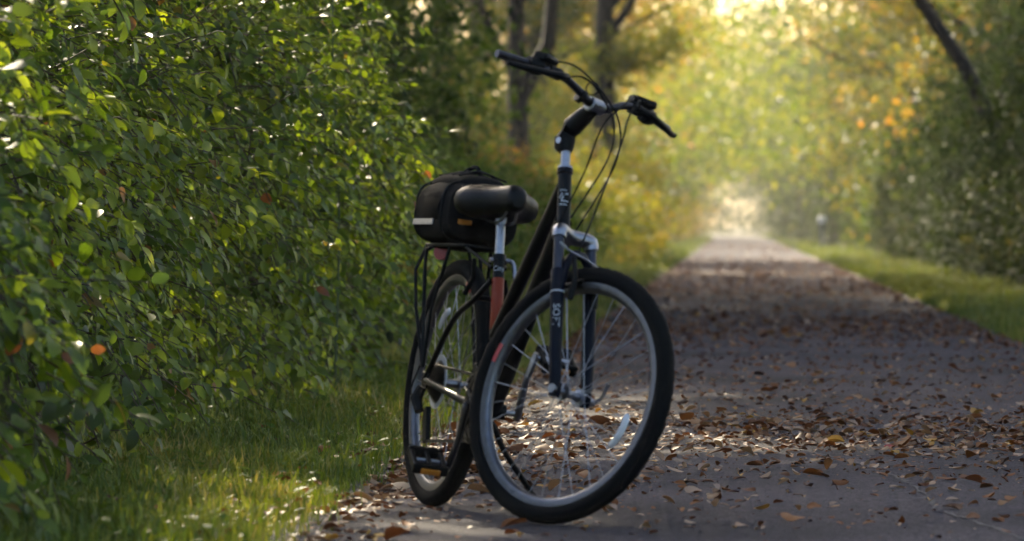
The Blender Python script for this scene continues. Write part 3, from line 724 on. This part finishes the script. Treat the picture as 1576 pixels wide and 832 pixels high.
# --- fork
fk = lambda s, f, y: A(s, f, y)
mb = MB(); mb.tube([A(.455, .0, 0), A(.44, .012, 0)], .026, 14)
mb.tube(spline([fk(.425, .045, -.066), fk(.447, .042, -.058), fk(.452, .02, 0), fk(.447, .042, .058), fk(.425, .045, .066)], 5), [.020] * 4 + [.0215] * 13 + [.020] * 4, 12)
crown = part(mb, 'fork_crown', 'alloy', front=True)
for s in (-1, 1):
    mb = MB(); mb.tube([fk(.45, .045, .066 * s), fk(.27, .045, .066 * s)], .0145, 14); part(mb, 'stanchion', 'darkalloy', front=True)
    mb = MB(); mb.tube([fk(.335, .045, .066 * s), fk(.33, .045, .066 * s), fk(.30, .045, .066 * s), fk(.10, .045, .066 * s), fk(.03, .045, .064 * s), fk(-.008, .043, .06 * s)], [.0175, .0195, .019, .0175, .0165, .013], 14)
    mb.box(fk(0, .045, .06 * s), (.032, .012, .04)); leg = part(mb, 'fork_leg', 'navy', front=True)
    if s < 0:
        f = tube_wrap(fk(.20, .045, -.066), -AX, Vector((.55, -.83, .2)), .0186)
        decal(textmesh('SOFT', .028, lambda x, y: f(x, -y)), 'lettering', leg, True)
        mb = MB(); mb.tube([fk(.268, .045, -.066), fk(.272, .045, -.066)], .0197, 14, False); part(mb, 'band', 'decal', leg, True)
mb = MB(); mb.tube(spline([fk(.29, .052, -.064), fk(.345, .06, -.052), fk(.385, .06, -.02), fk(.388, .06, 0), fk(.385, .06, .02), fk(.345, .06, .052), fk(.29, .052, .064)], 5), .0125, 10)
part(mb, 'fork_brace', 'navy', front=True)
for s in (-1, 1):      # brake arms with pads
    mb = MB(); mb.tube([fk(.25, .075, .05 * s), fk(.30, .085, .043 * s), fk(.365, .088, .05 * s)], [.009, .008, .006], 8)
    arm = part(mb, 'brake_arm', 'plastic', front=True)
    mb = MB(); mb.tube([fk(.298, .03, .028 * s), fk(.302, .10, .028 * s)], .007, 8); part(mb, 'brake_pad', 'plastic', arm, True)
mb = MB(); mb.tube(spline([fk(.36, .088, .052), fk(.37, .092, -.02), fk(.375, .09, -.07), fk(.40, .07, -.09)], 5), .0032, 6); part(mb, 'brake_noodle', 'alloy', front=True)
mb = MB(); mb.tube([fk(.335, .1, .062), fk(.335, .1, .082)], [.013, .011], 10); part(mb, 'brake_spring_cap', 'plastic', front=True)
# --- wheels
def wheel(cx, front, rear=False):
    w_ = empty('wheel', (0, 0, 0), bike); c = (cx, 0, R_)
    w_['label'] = 'rear wheel with sprockets' if rear else 'front wheel turned towards the path with a pale rim'
    prof = []
    for k in range(14):
        a = 2 * math.pi * k / 14; prof.append((.3265 + .0245 * math.cos(a), .0245 * math.sin(a)))
    def tread(i, j, r, y):
        if j in (0, 1, 13) : return (r + (.0012 if i % 2 else -.0006), y)
        if j in (2, 12): return (r + (.0022 if i % 4 < 2 else 0), y)
        return (r, y)
    mb = MB(); mb.lathe(prof, c, 176, True, tread); part(mb, 'tyre', 'rubber', w_, front)
    mb = MB(); mb.lathe([(.311, -.0145), (.311, -.010), (.303, -.006), (.303, .006), (.311, .010), (.311, .0145), (.293, .0145), (.284, .010), (.280, .003), (.280, -.003), (.284, -.010), (.293, -.0145)], c, 72); part(mb, 'rim', 'rim', w_, front)
    hw = .05 if not rear else .064
    mb = MB(); mb.tube([Vector(c) + YV * y for y in (-hw, -.036, -.034, -.030, -.028, 0, .028, .030, .034, .036, hw)], [.009, .011, .024, .024, .012, .011, .012, .024, .024, .011, .009], 16); part(mb, 'hub', 'alloy', w_, front)
    base = []
    for s in (-1, 1):
        for q in (-1, 1):
            a0 = q * 1.0; mb = MB()
            mb.tube([(.0215 * math.sin(a0), .032 * s, .0215 * math.cos(a0)), (.0, .003 * s, .281)], .0012, 5)
            base.append(mb.mesh('spoke', M['steel']))
    for k in range(32):
        o = bpy.data.objects.new('spoke', base[(k % 2) * 2 + (k // 2) % 2]); link(o, w_)
        mt = Matrix.Translation(c) @ Matrix.Rotation(2 * math.pi * k / 32, 4, 'Y')
        o.matrix_basis = (STEER @ mt) if front else mt
    def refl(ang, r=.215, l=.05, y=0.0, mat='clear', nm='reflector'):
        m_ = MB(); a = rad(ang); ca = Vector((math.cos(a), 0, math.sin(a))); t = Vector((-ca.z, 0, ca.x)); cc = Vector(c) + ca * r + YV * y
        pts = [cc + t * (l * u) - ca * (u * u * .012) for u in (-1, -.9, -.5, 0, .5, .9, 1)]
        m_.tube(pts, [.004, .011, .0125, .013, .0125, .011, .004], 8, True, (1, .45, 1)); part(m_, nm, mat, w_, front)
    if rear: refl(122, .222)
    else: refl(-19, .225)
    m_ = MB(); pr2 = []
    a0, a1 = (rad(160), rad(170)) if not rear else (rad(60), rad(70))
    for i in range(9):
        a = a0 + (a1 - a0) * i / 8; pr2.append([Vector(c) + Vector((math.cos(a) * r, y, math.sin(a) * r)) for r, y in ((.3095, -.0146), (.3095, -.0155), (.294, -.0155), (.294, -.0146))])
    m_.loft(pr2); part(m_, 'rim_decal', 'redreflect', w_, front)
    m_ = MB(); m_.tube([Vector(c) + Vector((-.280, 0, 0)), Vector(c) + Vector((-.250, 0, 0))], [.003, .0025], 6); part(m_, 'valve', 'plastic', w_, front)
    return w_
wheel(WB, True); wheel(0., False, True)
mb = MB(); mb.tube([Vector((WB, -.072, R_)), Vector((WB, .085, R_))], [.0045, .0045], 8)
mb.tube([Vector((WB, -.078, R_)), Vector((WB, -.064, R_))], .012, 12); mb.tube([Vector((WB, .064, R_)), Vector((WB, .088, R_))], .0125, 12)
mb.tube(spline([(WB, .085, R_), (WB + .02, .095, R_ + .02), (WB + .035, .092, R_ + .06)], 4), [.006] * 4 + [.005] * 5, 8); part(mb, 'quick_release', 'alloy', front=True)
# --- stem, handlebar
mb = MB(); mb.tube([A(.64), A(.655), A(.656), A(.735)], [.0205, .0205, .0132, .0132], 16); part(mb, 'stem_quill', 'alloy', front=True)
CL = A(.808, .10)
mb = MB()
def oval(c, u, v, a, b, n=14): return [c + u * (a * math.cos(2 * math.pi * k / n)) + v * (b * math.sin(2 * math.pi * k / n)) for k in range(n)]
sdv = (CL - A(.735)).normalized(); nrmv = sdv.cross(YV).normalized()
s0 = A(.725, -.012)
rings = [oval(A(.698, -.002), YV, PERP, .019, .019), oval(A(.71, -.006), YV, PERP, .024, .027), oval(A(.735, -.004), YV, (PERP + AX * -.3).normalized(), .026, .031), oval(A(.765, .02), YV, nrmv, .026, .029), oval(A(.79, .065), YV, nrmv, .024, .025), oval(CL - sdv * .012, YV, nrmv, .021, .019), oval(CL + sdv * .012, YV, nrmv, .021, .018)]
mb.loft(rings); stem = part(mb, 'stem', 'plastic', front=True)
mb = MB(); mb.tube([A(.725, -.004, -.027), A(.725, -.004, .027)], .009, 10); part(mb, 'pivot_bolt', 'alloy', stem, True)
mb = MB(); mb.tube([CL + YV * -.026, CL + YV * -.024, CL + YV * .024, CL + YV * .026], [.017, .0205, .0205, .017], 16); part(mb, 'bar_clamp', 'alloy', stem, True)
def hb(y, f, a): return CL + PERP * f + AX * a + YV * y
HB = [(.0, 0, 0), (.04, .003, .004), (.07, .006, .016), (.12, .003, .037), (.17, -.004, .046), (.215, -.012, .046), (.29, -.029, .050), (.354, -.043, .050)]
right = spline([hb(-y, f, a) for y, f, a in HB], 5); left = spline([hb(y, f, a) for y, f, a in HB], 5)
mb = MB(); mb.tube(list(reversed(right))[:-1] + left, [.011] * 28 + [.0135] * 15 + [.011] * 28, 14); bar = part(mb, 'handlebar', 'darkalloy', front=True)
for s, c in ((-1, right), (1, left)):
    g = c[27:]
    mb = MB(); mb.tube([g[0]] + g + [g[-1] + (g[-1] - g[-2]) * .4, g[-1] + (g[-1] - g[-2]) * .5], [.013] + [.0185 + (.0018 if i % 2 else 0) for i in range(len(g))] + [.0215, .016], 14); part(mb, 'grip', 'grip', bar, True)
    L = lambda y, f, a: hb(s * y, f, a)
    mb = MB(); mb.tube([L(.150, -.001, .043), L(.188, -.007, .046)], .0175, 12); mb.tube(spline([L(.150, .01, .038), L(.16, .028, .028), L(.19, .036, .022)], 4), .010, 8)
    lb = part(mb, 'lever_mount', 'plastic', front=True)
    mb = MB(); mb.tube(spline([L(.15, .028, .030), L(.19, .038, .020), L(.26, .022, .016), L(.325, -.004, .018), L(.345, -.010, .022)], 5), [.0105] * 6 + [.009] * 10 + [.0075] * 5, 8, True); part(mb, 'brake_lever', 'plastic', lb, True)
    mb = MB(); mb.tube(spline([L(.212, -.011, .046), L(.232, -.016, .047), L(.255, -.021, .048)], 3), [.022, .024, .0245, .0245, .024, .023, .021], 14); part(mb, 'twist_shifter', 'plastic', bar, True)
    mb = MB(); mb.box(L(.20, -.004, .073), (.045, .075, .022), Matrix.Rotation(-s * .25, 3, 'Z'), .3); part(mb, 'gear_display', 'plastic', bar, True)
mb = MB(); mb.lathe([(.016, -.004), (.019, -.003), (.019, .003), (.016, .004)], (0, 0, 0), 20)
ringm = Matrix.Translation(hb(-.035, .02, .034)) @ Matrix.Rotation(.6, 4, 'Z')
mb.V = [ringm @ v for v in mb.V]; part(mb, 'cable_loop', 'plastic', front=True)
mb = MB(); mb.tube([hb(-.068, .0, .012), hb(-.055, .002, .006)], .02, 12); part(mb, 'bell_mount', 'plastic', bar, True)
# cables: start points are steered, ends sit on the frame
def cable(p0, mids, p1, r=.0027):
    m_ = MB(); m_.tube(spline([STEER @ p0] + [STEER @ m for m in mids] + [p1], 8), r, 6); part(m_, 'cable', 'plastic')
cable(hb(-.15, .028, .03), [hb(-.09, .035, .045), hb(-.03, .04, .02), hb(.02, .05, -.06), hb(.02, .03, -.16)], A(.50, .03, .01))
cable(hb(-.18, -.0, .075), [hb(-.11, .02, .075), hb(-.04, .04, .035), hb(.03, .06, -.05), hb(.035, .045, -.17)], A(.46, .02, .024))
cable(hb(.15, .028, .03), [hb(.10, .07, .03), hb(.05, .075, -.04), hb(.035, .06, -.13)], STEER @ A(.385, .085, -.03))
cable(hb(.18, .0, .075), [hb(.12, .03, .06), hb(.04, .07, .0), hb(-.03, .055, -.08), hb(-.035, .0, -.2)], A(.47, .005, -.024))
# --- cranks, pedals, chain
CA = -.3457
mb = MB(); mb.tube([BBP + YV * -.085, BBP + YV * .085], .0085, 10); part(mb, 'crank_axle', 'steel')
for s in (-1, 1):
    dirv = Vector((math.sin(CA), 0, -math.cos(CA))) * (-s); e = BBP + dirv * .17 + YV * (.085 * s); b = BBP + YV * (.075 * s)
    mb = MB(); mb.tube([b - dirv * .016, b, b + dirv * .03, b + dirv * .10, e, e + dirv * .014], [.013, .019, .0165, .0135, .0145, .010], 10, True, (1, .62, 1)); part(mb, 'crank_arm', 'darkalloy' if s < 0 else 'alloy')
    pc = e + YV * (.062 * s); ped = empty('pedal', (0, 0, 0), bike)
    mb = MB(); mb.tube([e, e + YV * (.105 * s)], .007, 8); part(mb, 'spindle', 'steel', ped)
    PT = Matrix.Rotation(rad(32), 3, 'Y'); pv_ = lambda x, y, z: pc + PT @ Vector((x, y, z))
    mb = MB()
    for q in (-1, 1): mb.box(pv_(.042 * q, 0, 0), (.018, .100, .032), PT, .25)
    for q in (-1, 0, 1): mb.box(pv_(0, .042 * q, 0), (.084, .014, .024), PT, .25)
    part(mb, 'cage', 'plastic', ped)
    for q in (-1, 1):
        mb = MB(); mb.box(pv_(.0525 * q, 0, -.002), (.005, .055, .016), PT); part(mb, 'reflector', 'amber', ped)
def ring(c, r, th, teeth, y, hole):
    m_ = MB(); m_.lathe([(r, y - th), (r, y + th), (hole, y + th), (hole, y - th)], c, teeth * 2, True, lambda i, j, rr_, yy: (rr_ + (.004 if (i % 2 and j < 2) else 0), yy)); return m_
for r, y in ((.088, -.048), (.070, -.042)): part(ring(BBP, r, .0014, 40, y, r - .022), 'chainring', 'chain')
mb = MB(); mb.lathe([(.098, -.0535), (.098, -.0515), (.082, -.0515), (.082, -.0535)], BBP, 48); mb.tube([BBP + YV * -.056, BBP + YV * -.046], .03, 16)
for k in range(5):
    a = k * 1.2566; v = Vector((math.cos(a), 0, math.sin(a))); mb.tube([BBP + YV * -.052, BBP + YV * -.052 + v * .085], [.010, .007], 6)
part(mb, 'chain_guard', 'plastic')
AXL = Vector((0, 0, R_))
mb = MB()
for k in range(7):
    q = ring(AXL, .058 - k * .0055, .0009, 22, -.030 - k * .0042, .016); n0 = len(mb.V); mb.V += q.V; mb.F += [tuple(i + n0 for i in f) for f in q.F]
part(mb, 'sprocket_cassette', 'chain')
mb = MB(); mb.lathe([(.078, -.0285), (.078, -.0265), (.030, -.0245), (.030, -.0265)], AXL, 40); part(mb, 'spoke_guard', 'clear')
mb = MB(); mb.tube([AXL + Vector((.01, -.075, -.02)), AXL + Vector((.0, -.085, -.055)), AXL + Vector((.02, -.078, -.09))], [.014, .018, .014], 8)
mb.box(AXL + Vector((.035, -.055, -.125)), (.035, .014, .10), Matrix.Rotation(-.35, 3, 'Y')); mb.tube(spline([AXL + Vector((-.005, -.09, -.06)), AXL + Vector((-.05, -.09, -.03)), AXL + Vector((-.04, -.075, .04))], 4), .0028, 6)
part(mb, 'rear_derailleur', 'plastic')
mb = MB()
def run(a, b):
    a, b = Vector(a), Vector(b); n = int((b - a).length / .0127); d = (b - a).normalized(); rot = d.to_track_quat('X', 'Z').to_matrix()
    for k in range(n): mb.box(a + d * (k + .5) * .0127, (.0118, .0045 if k % 2 else .0065, .008), rot, .1)
run(BBP + Vector((0, -.047, .09)), AXL + Vector((.0, -.042, .045))); run(BBP + Vector((0, -.047, -.09)), AXL + Vector((.055, -.055, -.17)))
for k in range(20):
    a0 = rad(-90 + k * 9); a1 = rad(-81 + k * 9)
    run(BBP + Vector((.09 * math.cos(a0), -.047, .09 * math.sin(a0))), BBP + Vector((.0905 * math.cos(a1), -.047, .0905 * math.sin(a1))))
part(mb, 'chain', 'chain')
mb = MB(); mb.tube([ST(.10, -.03), ST(.13, -.04)], .014, 8); mb.box(ST(.105, -.046) + Vector((-.0, 0, 0)), (.06, .012, .03), Matrix.Rotation(.4, 3, 'Y')); part(mb, 'front_derailleur', 'plastic')
# --- kickstand
Ri = (Matrix.Rotation(-1.2294, 3, 'Z') @ Matrix.Rotation(-.1399, 3, 'X')).inverted()
tip = Ri @ (Vector((-.545, 16.30, .010)) - Vector((-.8543, 16.459, .004)))
km = Vector((.375, .012, .268))
mb = MB(); mb.tube(spline([km, km + Vector((-.01, .03, -.03)), km.lerp(tip, .35) + Vector((0, 0, -.01)), km.lerp(tip, .72), tip], 5), [.010] * 6 + [.0085] * 12 + [.008] * 3, 8)
mb.box(km + Vector((0, 0, .01)), (.05, .04, .03)); ks = part(mb, 'kickstand', 'plastic')
td = (tip - km).normalized(); mb = MB(); mb.tube([tip - td * .05, tip - td * .045, tip - td * .004, tip], [.009, .0115, .0115, .008], 10); part(mb, 'rubber_foot', 'rubber', ks)
mb = MB(); mb.tube([tip - td * .072 + Vector((-.02, 0, 0)), tip - td * .072 + Vector((.02, 0, 0))], .005, 6); part(mb, 'collar', 'plastic', ks)
# --- saddle and post
mb = MB(); mb.tube([ST(.43), ST(.55)], .0135, 14); mb.tube([ST(.535), ST(.545), ST(.575)], [.0155, .017, .017], 14); post_ = part(mb, 'seat_post', 'alloy')
mb = MB(); mb.tube([ST(.57, -.03), ST(.57, .03)], .012, 10); mb.tube([ST(.56) + Vector((-.03, 0, 0)), ST(.56) + Vector((.03, 0, 0))], .010, 8); part(mb, 'saddle_clamp', 'alloy', post_)
mb = MB(); mb.tube([ST(.432, -.028), ST(.436, .028)], .007, 8); mb.tube(spline([ST(.436, .024) + Vector((-.012, 0, 0)), ST(.43, .042), ST(.385, .045) + Vector((.012, 0, 0))], 4), .006, 8); part(mb, 'seat_clamp_lever', 'alloy', post_)
sc0 = ST(.582) + Vector((.018, 0, 0))
stat = [(-.125, .05, .040, .006), (-.120, .088, .064, .008), (-.105, .112, .078, .008), (-.075, .124, .082, .006), (-.04, .114, .078, .004), (-.008, .084, .072, .004), (.025, .056, .068, .008), (.055, .041, .066, .012), (.085, .034, .062, .014), (.108, .030, .056, .013), (.122, .025, .044, .008), (.130, .015, .022, .0)]
rings = []
for x, wd, th, dz in stat:
    rg = []
    for k in range(20):
        a = 2 * math.pi * k / 20; ca, sa_ = math.cos(a), math.sin(a)
        yy = wd * math.copysign(abs(ca) ** .8, ca)
        top = th * (.5 if sa_ > 0 else .75) * math.copysign(abs(sa_) ** .75, sa_)
        rg.append(sc0 + Vector((x, yy, dz + .022 + top - .010 * (abs(yy) / max(wd, .001)) ** 2 * (wd / .1))))
    rings.append(rg)
mb = MB(); mb.loft(rings); sad = part(mb, 'saddle', 'vinyl')
for s in (-1, 1):
    mb = MB(); mb.tube(spline([sc0 + Vector((.09, .012 * s, .0)), sc0 + Vector((.05, .02 * s, -.035)), sc0 + Vector((-.05, .022 * s, -.035)), sc0 + Vector((-.11, .04 * s, .0))], 4), .004, 6); part(mb, 'rail', 'steel', sad)
# --- rear rack
ZD = .735
mb = MB()
for s in (-1, 1): mb.tube(spline([(.16, .03 * s, ZD), (.14, .055 * s, ZD), (-.16, .06 * s, ZD), (-.20, .045 * s, ZD)], 4), .0055, 8)
for x in (.14, .04, -.06, -.16, -.2): mb.tube([(x, -.055 if x > -.2 else -.045, ZD), (x, .055 if x > -.2 else .045, ZD)], .0048, 8)
mb.box((-.03, 0, ZD + .006), (.30, .05, .006)); rack = part(mb, 'rear_rack', 'plastic')
for s in (-1, 1):
    mb = MB(); mb.tube(spline([(-.005, .078 * s, .385), (-.045, .085 * s, .55), (-.105, .082 * s, .70), (-.115, .072 * s, ZD - .012), (-.09, .058 * s, ZD)], 4), .0055, 8)
    part(mb, 'strut', 'plastic', rack)
    mb = MB(); mb.tube([(.0, .078 * s, .385), (.01, .08 * s, .55), (.05, .06 * s, ZD)], .0052, 8); part(mb, 'strut', 'plastic', rack)
    mb = MB(); mb.tube([(-.01, .078 * s, .39), (-.12, .086 * s, .55), (-.175, .086 * s, .66), (-.17, .062 * s, ZD)], .0052, 8); part(mb, 'strut', 'plastic', rack)
    mb = MB(); mb.tube(spline([(.15, .05 * s, ZD), (.22, .04 * s, ZD - .02), ST(.41, .02 * s)], 4), .0048, 8); part(mb, 'strut', 'plastic', rack)
mb = MB(); mb.tube([(-.205, -.012, ZD - .015), (-.215, 0, ZD - .015)], .022, 12); part(mb, 'tail_reflector', 'redreflect', rack)
for s in (-1, 1):
    mb = MB(); mb.tube([(.20, .045 * s, .60), (.235, .036 * s, .65), (.245, .045 * s, .70)], [.008, .0075, .006], 8); part(mb, 'brake_arm', 'plastic')
# --- trunk bag on the rack: a thing of its own
bag = empty('trunk_bag', bike.location); bag.rotation_euler = bike.rotation_euler
tag(bag, 'black nylon trunk bag with a reflective strip sitting on the bicycle rack', 'bag')
def bagring(x, wy, z0, z1, n=28, p=3.6):
    out = []; zc, hz = (z0 + z1) / 2, (z1 - z0) / 2
    for k in range(n):
        a = 2 * math.pi * k / n; c, s = math.cos(a), math.sin(a)
        out.append(Vector((x, wy * math.copysign(abs(c) ** (2 / p), c), zc + hz * math.copysign(abs(s) ** (2 / p), s))))
    return out
Z0 = ZD + .010
mb = MB(); mb.loft([bagring(-.215, .085, Z0 + .02, Z0 + .125), bagring(-.205, .100, Z0 + .008, Z0 + .152), bagring(-.17, .108, Z0, Z0 + .168), bagring(-.05, .112, Z0, Z0 + .176), bagring(.09, .110, Z0, Z0 + .170), bagring(.125, .102, Z0 + .006, Z0 + .158), bagring(.137, .086, Z0 + .02, Z0 + .132)])
part(mb, 'body', 'nylon', bag)
mb = MB(); mb.loft([bagring(x, w_, Z0 + .14, Z0 + h, 24, 2.6) for x, w_, h in ((-.19, .05, .162), (-.17, .078, .186), (-.08, .085, .198), (.03, .083, .196), (.09, .07, .184), (.11, .04, .162))]); part(mb, 'lid_pocket', 'nylon', bag)
for x in (-.165, .085):
    mb = MB(); mb.tube([bagring(x, .1125, Z0 - .001, Z0 + .1735)[k % 28] for k in range(29)], .0035, 6); part(mb, 'piping', 'vinyl', bag)
for s in (-1, 1):
    mb = MB(); mb.loft([[Vector((x, s * y, z)) for y, z in ((.1105, Z0 + .042), (.1145, Z0 + .042), (.1145, Z0 + .058), (.1105, Z0 + .058))] for x in (-.17, -.10, -.03, .02)]); part(mb, 'reflective_strip', 'reflect', bag)
    mb = MB(); mb.loft([bagring(x, h, Z0 + .03, Z0 + .15, 16, 3) for x, h in ((-.10, .1145), (-.09, .1175), (.05, .1175), (.06, .1145))]); part(mb, 'side_pocket', 'nylon', bag)
for q in range(3):
    mb = MB(); x0 = -.13 + q * .07; mb.tube(spline([(x0, -.07, Z0 + .188), (x0 + .035, 0, Z0 + .204), (x0 + .07, .07, Z0 + .186)], 4), .003, 6); part(mb, 'bungee_cord', 'vinyl', bag)
    mb = MB(); mb.tube(spline([(x0 + .07, -.07, Z0 + .187), (x0 + .035, 0, Z0 + .207), (x0, .07, Z0 + .188)], 4), .003, 6); part(mb, 'bungee_cord', 'vinyl', bag)
mb = MB(); mb.tube(spline([(-.06, -.02, Z0 + .197), (-.05, 0, Z0 + .217), (-.02, .01, Z0 + .219), (-.01, .02, Z0 + .197)], 4), .006, 8); part(mb, 'carry_handle', 'nylon', bag)
mb = MB(); mb.box((.141, -.055, Z0 + .055), (.006, .04, .014)); part(mb, 'zip_pull', 'amber', bag, label='small tan zip pull on the front face of the bag')
# ------------------------------------------------------------------ fallen leaves
def fallen():
    rs = np.random.RandomState(91)
    LR = ((.08, .45), (.25, .88), (.48, 1.0), (.72, .8), (.9, .36))
    tpls = [leaf_tpl(.66, .12, -.10, .04, LR, .1), leaf_tpl(.74, .03, .02, .05, LR, -.12), leaf_tpl(.58, .22, -.22, .08, LR, .15), leaf_tpl(.7, -.10, .15, -.03, LR, .1), leaf_tpl(.62, .28, -.06, .0, LR, -.2)]
    P = []
    def band(n, y0, y1, px0=None, xa=XL + .05, xb=XR - .03, mode=None):
        # y0..y1 in pixel rows of the photograph, so density follows what is seen; turned into distance
        n = int(n * 1.3); r = rs.uniform(0, 1, n); py = y0 + (y1 - y0) * r
        D = FPX * CAM_H / (py - 344.0) + rs.normal(0, .3, n)
        X = rs.uniform(xa, xb, n)
        for x, d in zip(X, D): P.append((x, d))
    band(650, 640, 700); band(600, 620, 720); band(350, 600, 760); band(130, 720, 832); band(300, 545, 620)
    band(300, 650, 690, xa=-.2, xb=1.1)
    band(1100, 488, 535); band(1100, 475, 520); band(350, 455, 480)
    band(1600, 420, 455); band(1800, 398, 425); band(800, 372, 385); band(500, 380, 400)
    # drifts along both edges
    n = 1000; d = rs.uniform(14.5, 45, n); P += list(zip(XL + .02 + np.abs(rs.normal(0, .11, n)), d))
    n = 200; d = rs.uniform(14.5, 24, n); P += list(zip(XL + .05 + np.abs(rs.normal(0, .16, n)), d))
    n = 330; d = rs.uniform(16.5, 20.5, n); P += list(zip(XL + .05 + np.abs(rs.normal(0, .3, n)), d))
    n = 500; d = rs.uniform(36, 120, n); P += list(zip(XR - np.abs(rs.normal(0, .2, n)), d))
    n = 500; d = rs.uniform(45, 120, n); P += list(zip(XL + np.abs(rs.normal(0, .2, n)), d))
    n = 420; d = rs.uniform(14, 40, n); P += list(zip(XL - np.abs(rs.normal(0, .25, n)), d))
    band(500, 540, 800); band(250, 530, 600); band(1300, 590, 740); band(600, 520, 832)
    P = np.array(P); n = len(P)
    x, y = P[:, 0], P[:, 1]
    crumb = np.zeros(n, bool); crumb[-2400:] = True
    S = rs.gamma(3.6, .0062, n) + .012; S[y > 60] *= 1.5; S[crumb] = rs.uniform(.006, .02, crumb.sum())
    a = rs.uniform(0, 2 * np.pi, n)
    tilt = rs.normal(0, .12, (n, 2)) * np.where(rs.rand(n) < .2, 2.6, 1)[:, None]
    d = np.stack([np.cos(a), np.sin(a), tilt[:, 0]], -1); N_ = nrm(np.stack([tilt[:, 1], tilt[:, 0], np.where(rs.rand(n) < .25, -1., 1.)], -1))
    R = frames(d, N_)
    lv = np.where(rs.rand(n) < np.where(x < XL - .02, 0, np.where(y < 32, .30, .08)), rs.uniform(.68, .88, n), rs.uniform(0, .62, n)); lv[rs.rand(n) < .03] = .96
    idx = rs.randint(0, 5, n)
    Z = np.zeros(n)
    for i in range(n):
        v = (R[i] @ tpls[idx[i]][0].T).T * S[i]; Z[i] = -v[:, 2].min() + .0055 + (.03 if x[i] < XL - .03 else 0)
    P3 = np.stack([x, y, Z], -1)
    # a few leaves the photograph singles out
    px, py, pz = project(P3)
    vis = (px > 0) & (px < 1576) & (py < 832)
    score = np.where(vis, S / y, 0); pick = np.argsort(-score)[:300]
    rest = np.setdiff1d(np.arange(n), pick)
    vm = {}
    def var(t, v, sh=0):
        k = (t, round(v, 2))
        if k not in vm: vm[k] = fastmesh('fallen_leaf', tpls[t][0], tpls[t][1], M['litter'], np.full(len(tpls[t][0]), v))
        return vm[k]
    def cname(v): return 'dark brown' if v < .3 else 'rusty brown' if v < .62 else 'pale tan' if v < .92 else 'yellow' if v < .98 else 'red'
    for i in pick:
        v = round(lv[i] * 16) / 16 if lv[i] < .9 else lv[i]
        o = link(bpy.data.objects.new('fallen_leaf', var(idx[i], v)))
        mt = Matrix(R[i].tolist()).to_4x4() @ Matrix.Diagonal((S[i],) * 3 + (1,)); mt.translation = Vector(P3[i]); o.matrix_basis = mt
        where = 'on the grass verge' if x[i] < XL else 'along the grassy path edge' if x[i] < XL + .3 else 'on asphalt around the wheels' if x[i] < -.1 else 'on asphalt right of the wheels' if x[i] < .7 else 'on asphalt far to the right'
        c = cname(v); big = 'large' if S[i] > .062 else 'mid-sized' if S[i] > .048 else 'small'; shp = ('curled', 'flat', 'cupped', 'domed', 'folded')[idx[i]]
        near = 'close to camera' if y[i] < 16.2 else 'level with bicycle' if y[i] < 19 else 'just past bicycle' if y[i] < 23 else 'well past bicycle'
        tag(o, f'{big} {c} {shp} leaf {where}, {near}', 'leaf', f'{c} fallen leaves {where}')
    VV, TT, LV = [], [], []; off = 0
    for k in range(5):
        s_ = rest[idx[rest] == k]; v, t = scatter(tpls[k], R[s_], S[s_], P3[s_]); VV.append(v); TT.append(t + off); LV.append(np.repeat(lv[s_], len(tpls[k][0]))); off += len(v)
    o = link(bpy.data.objects.new('leaf_litter', fastmesh('leaf_litter', np.concatenate(VV), np.concatenate(TT), M['litter'], np.concatenate(LV))))
    tag(o, 'scatter of small and distant brown fallen leaves down the path', 'leaf litter', kind='stuff')
    def single(pxl, size, v, t, ang, label, nm='fallen_leaf'):
        d_ = FPX * CAM_H / (pxl[1] - 344.0); xx = (pxl[0] - 1130) / (pxl[1] - 344.0) * CAM_H
        o = link(bpy.data.objects.new(nm, fastmesh('fallen_leaf', tpls[t][0], tpls[t][1], M['litter'], np.full(len(tpls[t][0]), v))))
        Rm = frames(np.array([[math.cos(ang), math.sin(ang), .1]]), np.array([[.1, -.25, 1.]]))[0]
        z = -((Rm @ tpls[t][0].T).T * size)[:, 2].min() + .006
        mt = Matrix(Rm.tolist()).to_4x4() @ Matrix.Diagonal((size,) * 3 + (1,)); mt.translation = Vector((xx, d_, z)); o.matrix_basis = mt
        tag(o, label, 'leaf')
    single((578, 757), .11, .9, 1, -.3, 'large whitish leaf lying on the asphalt just left of the rear tyre')
    single((1360, 692), .045, 1.0, 0, .4, 'small crimson leaf among brown leaves right of the front wheel')
    single((1178, 695), .035, 1.0, 3, 1.4, 'tiny crimson leaf nearest the front wheel among brown leaves')
    single((1437, 681), .07, .955, 1, 2.0, 'bright yellow leaf right of the two crimson leaves')
    single((1268, 685), .075, .955, 4, .2, 'golden cupped leaf between the two crimson leaves')
    single((812, 628), .07, .955, 2, .3, 'yellow leaf seen between the crank arm and front wheel spokes')
    single((870, 668), .055, .955, 0, 1.2, 'small golden leaf seen through the front wheel spokes')
fallen()
# ------------------------------------------------------------------ haze
hm = bpy.data.materials.new('haze'); hm.use_nodes = True
hn = hm.node_tree; hn.nodes.remove(hn.nodes['Principled BSDF'])
pv = hn.nodes.new('ShaderNodeVolumePrincipled'); pv.inputs['Color'].default_value = (1, .95, .86, 1)
pv.inputs['Density'].default_value = .00033; pv.inputs['Anisotropy'].default_value = .35
hn.links.new(pv.outputs[0], hn.nodes['Material Output'].inputs['Volume'])
b0, b1 = (-905, -305, -1.0), (905, 1505, 19.0)
V = [(x, y, z) for z in (b0[2], b1[2]) for y in (b0[1], b1[1]) for x in (b0[0], b1[0])]
T = [(0, 2, 3, 1), (4, 5, 7, 6), (0, 1, 5, 4), (2, 6, 7, 3), (0, 4, 6, 2), (1, 3, 7, 5)]
haze = link(bpy.data.objects.new('haze', fastmesh('haze', V, T, hm, smooth=False)))
tag(haze, 'pale morning haze hanging in the air along the path', 'haze', kind='stuff')
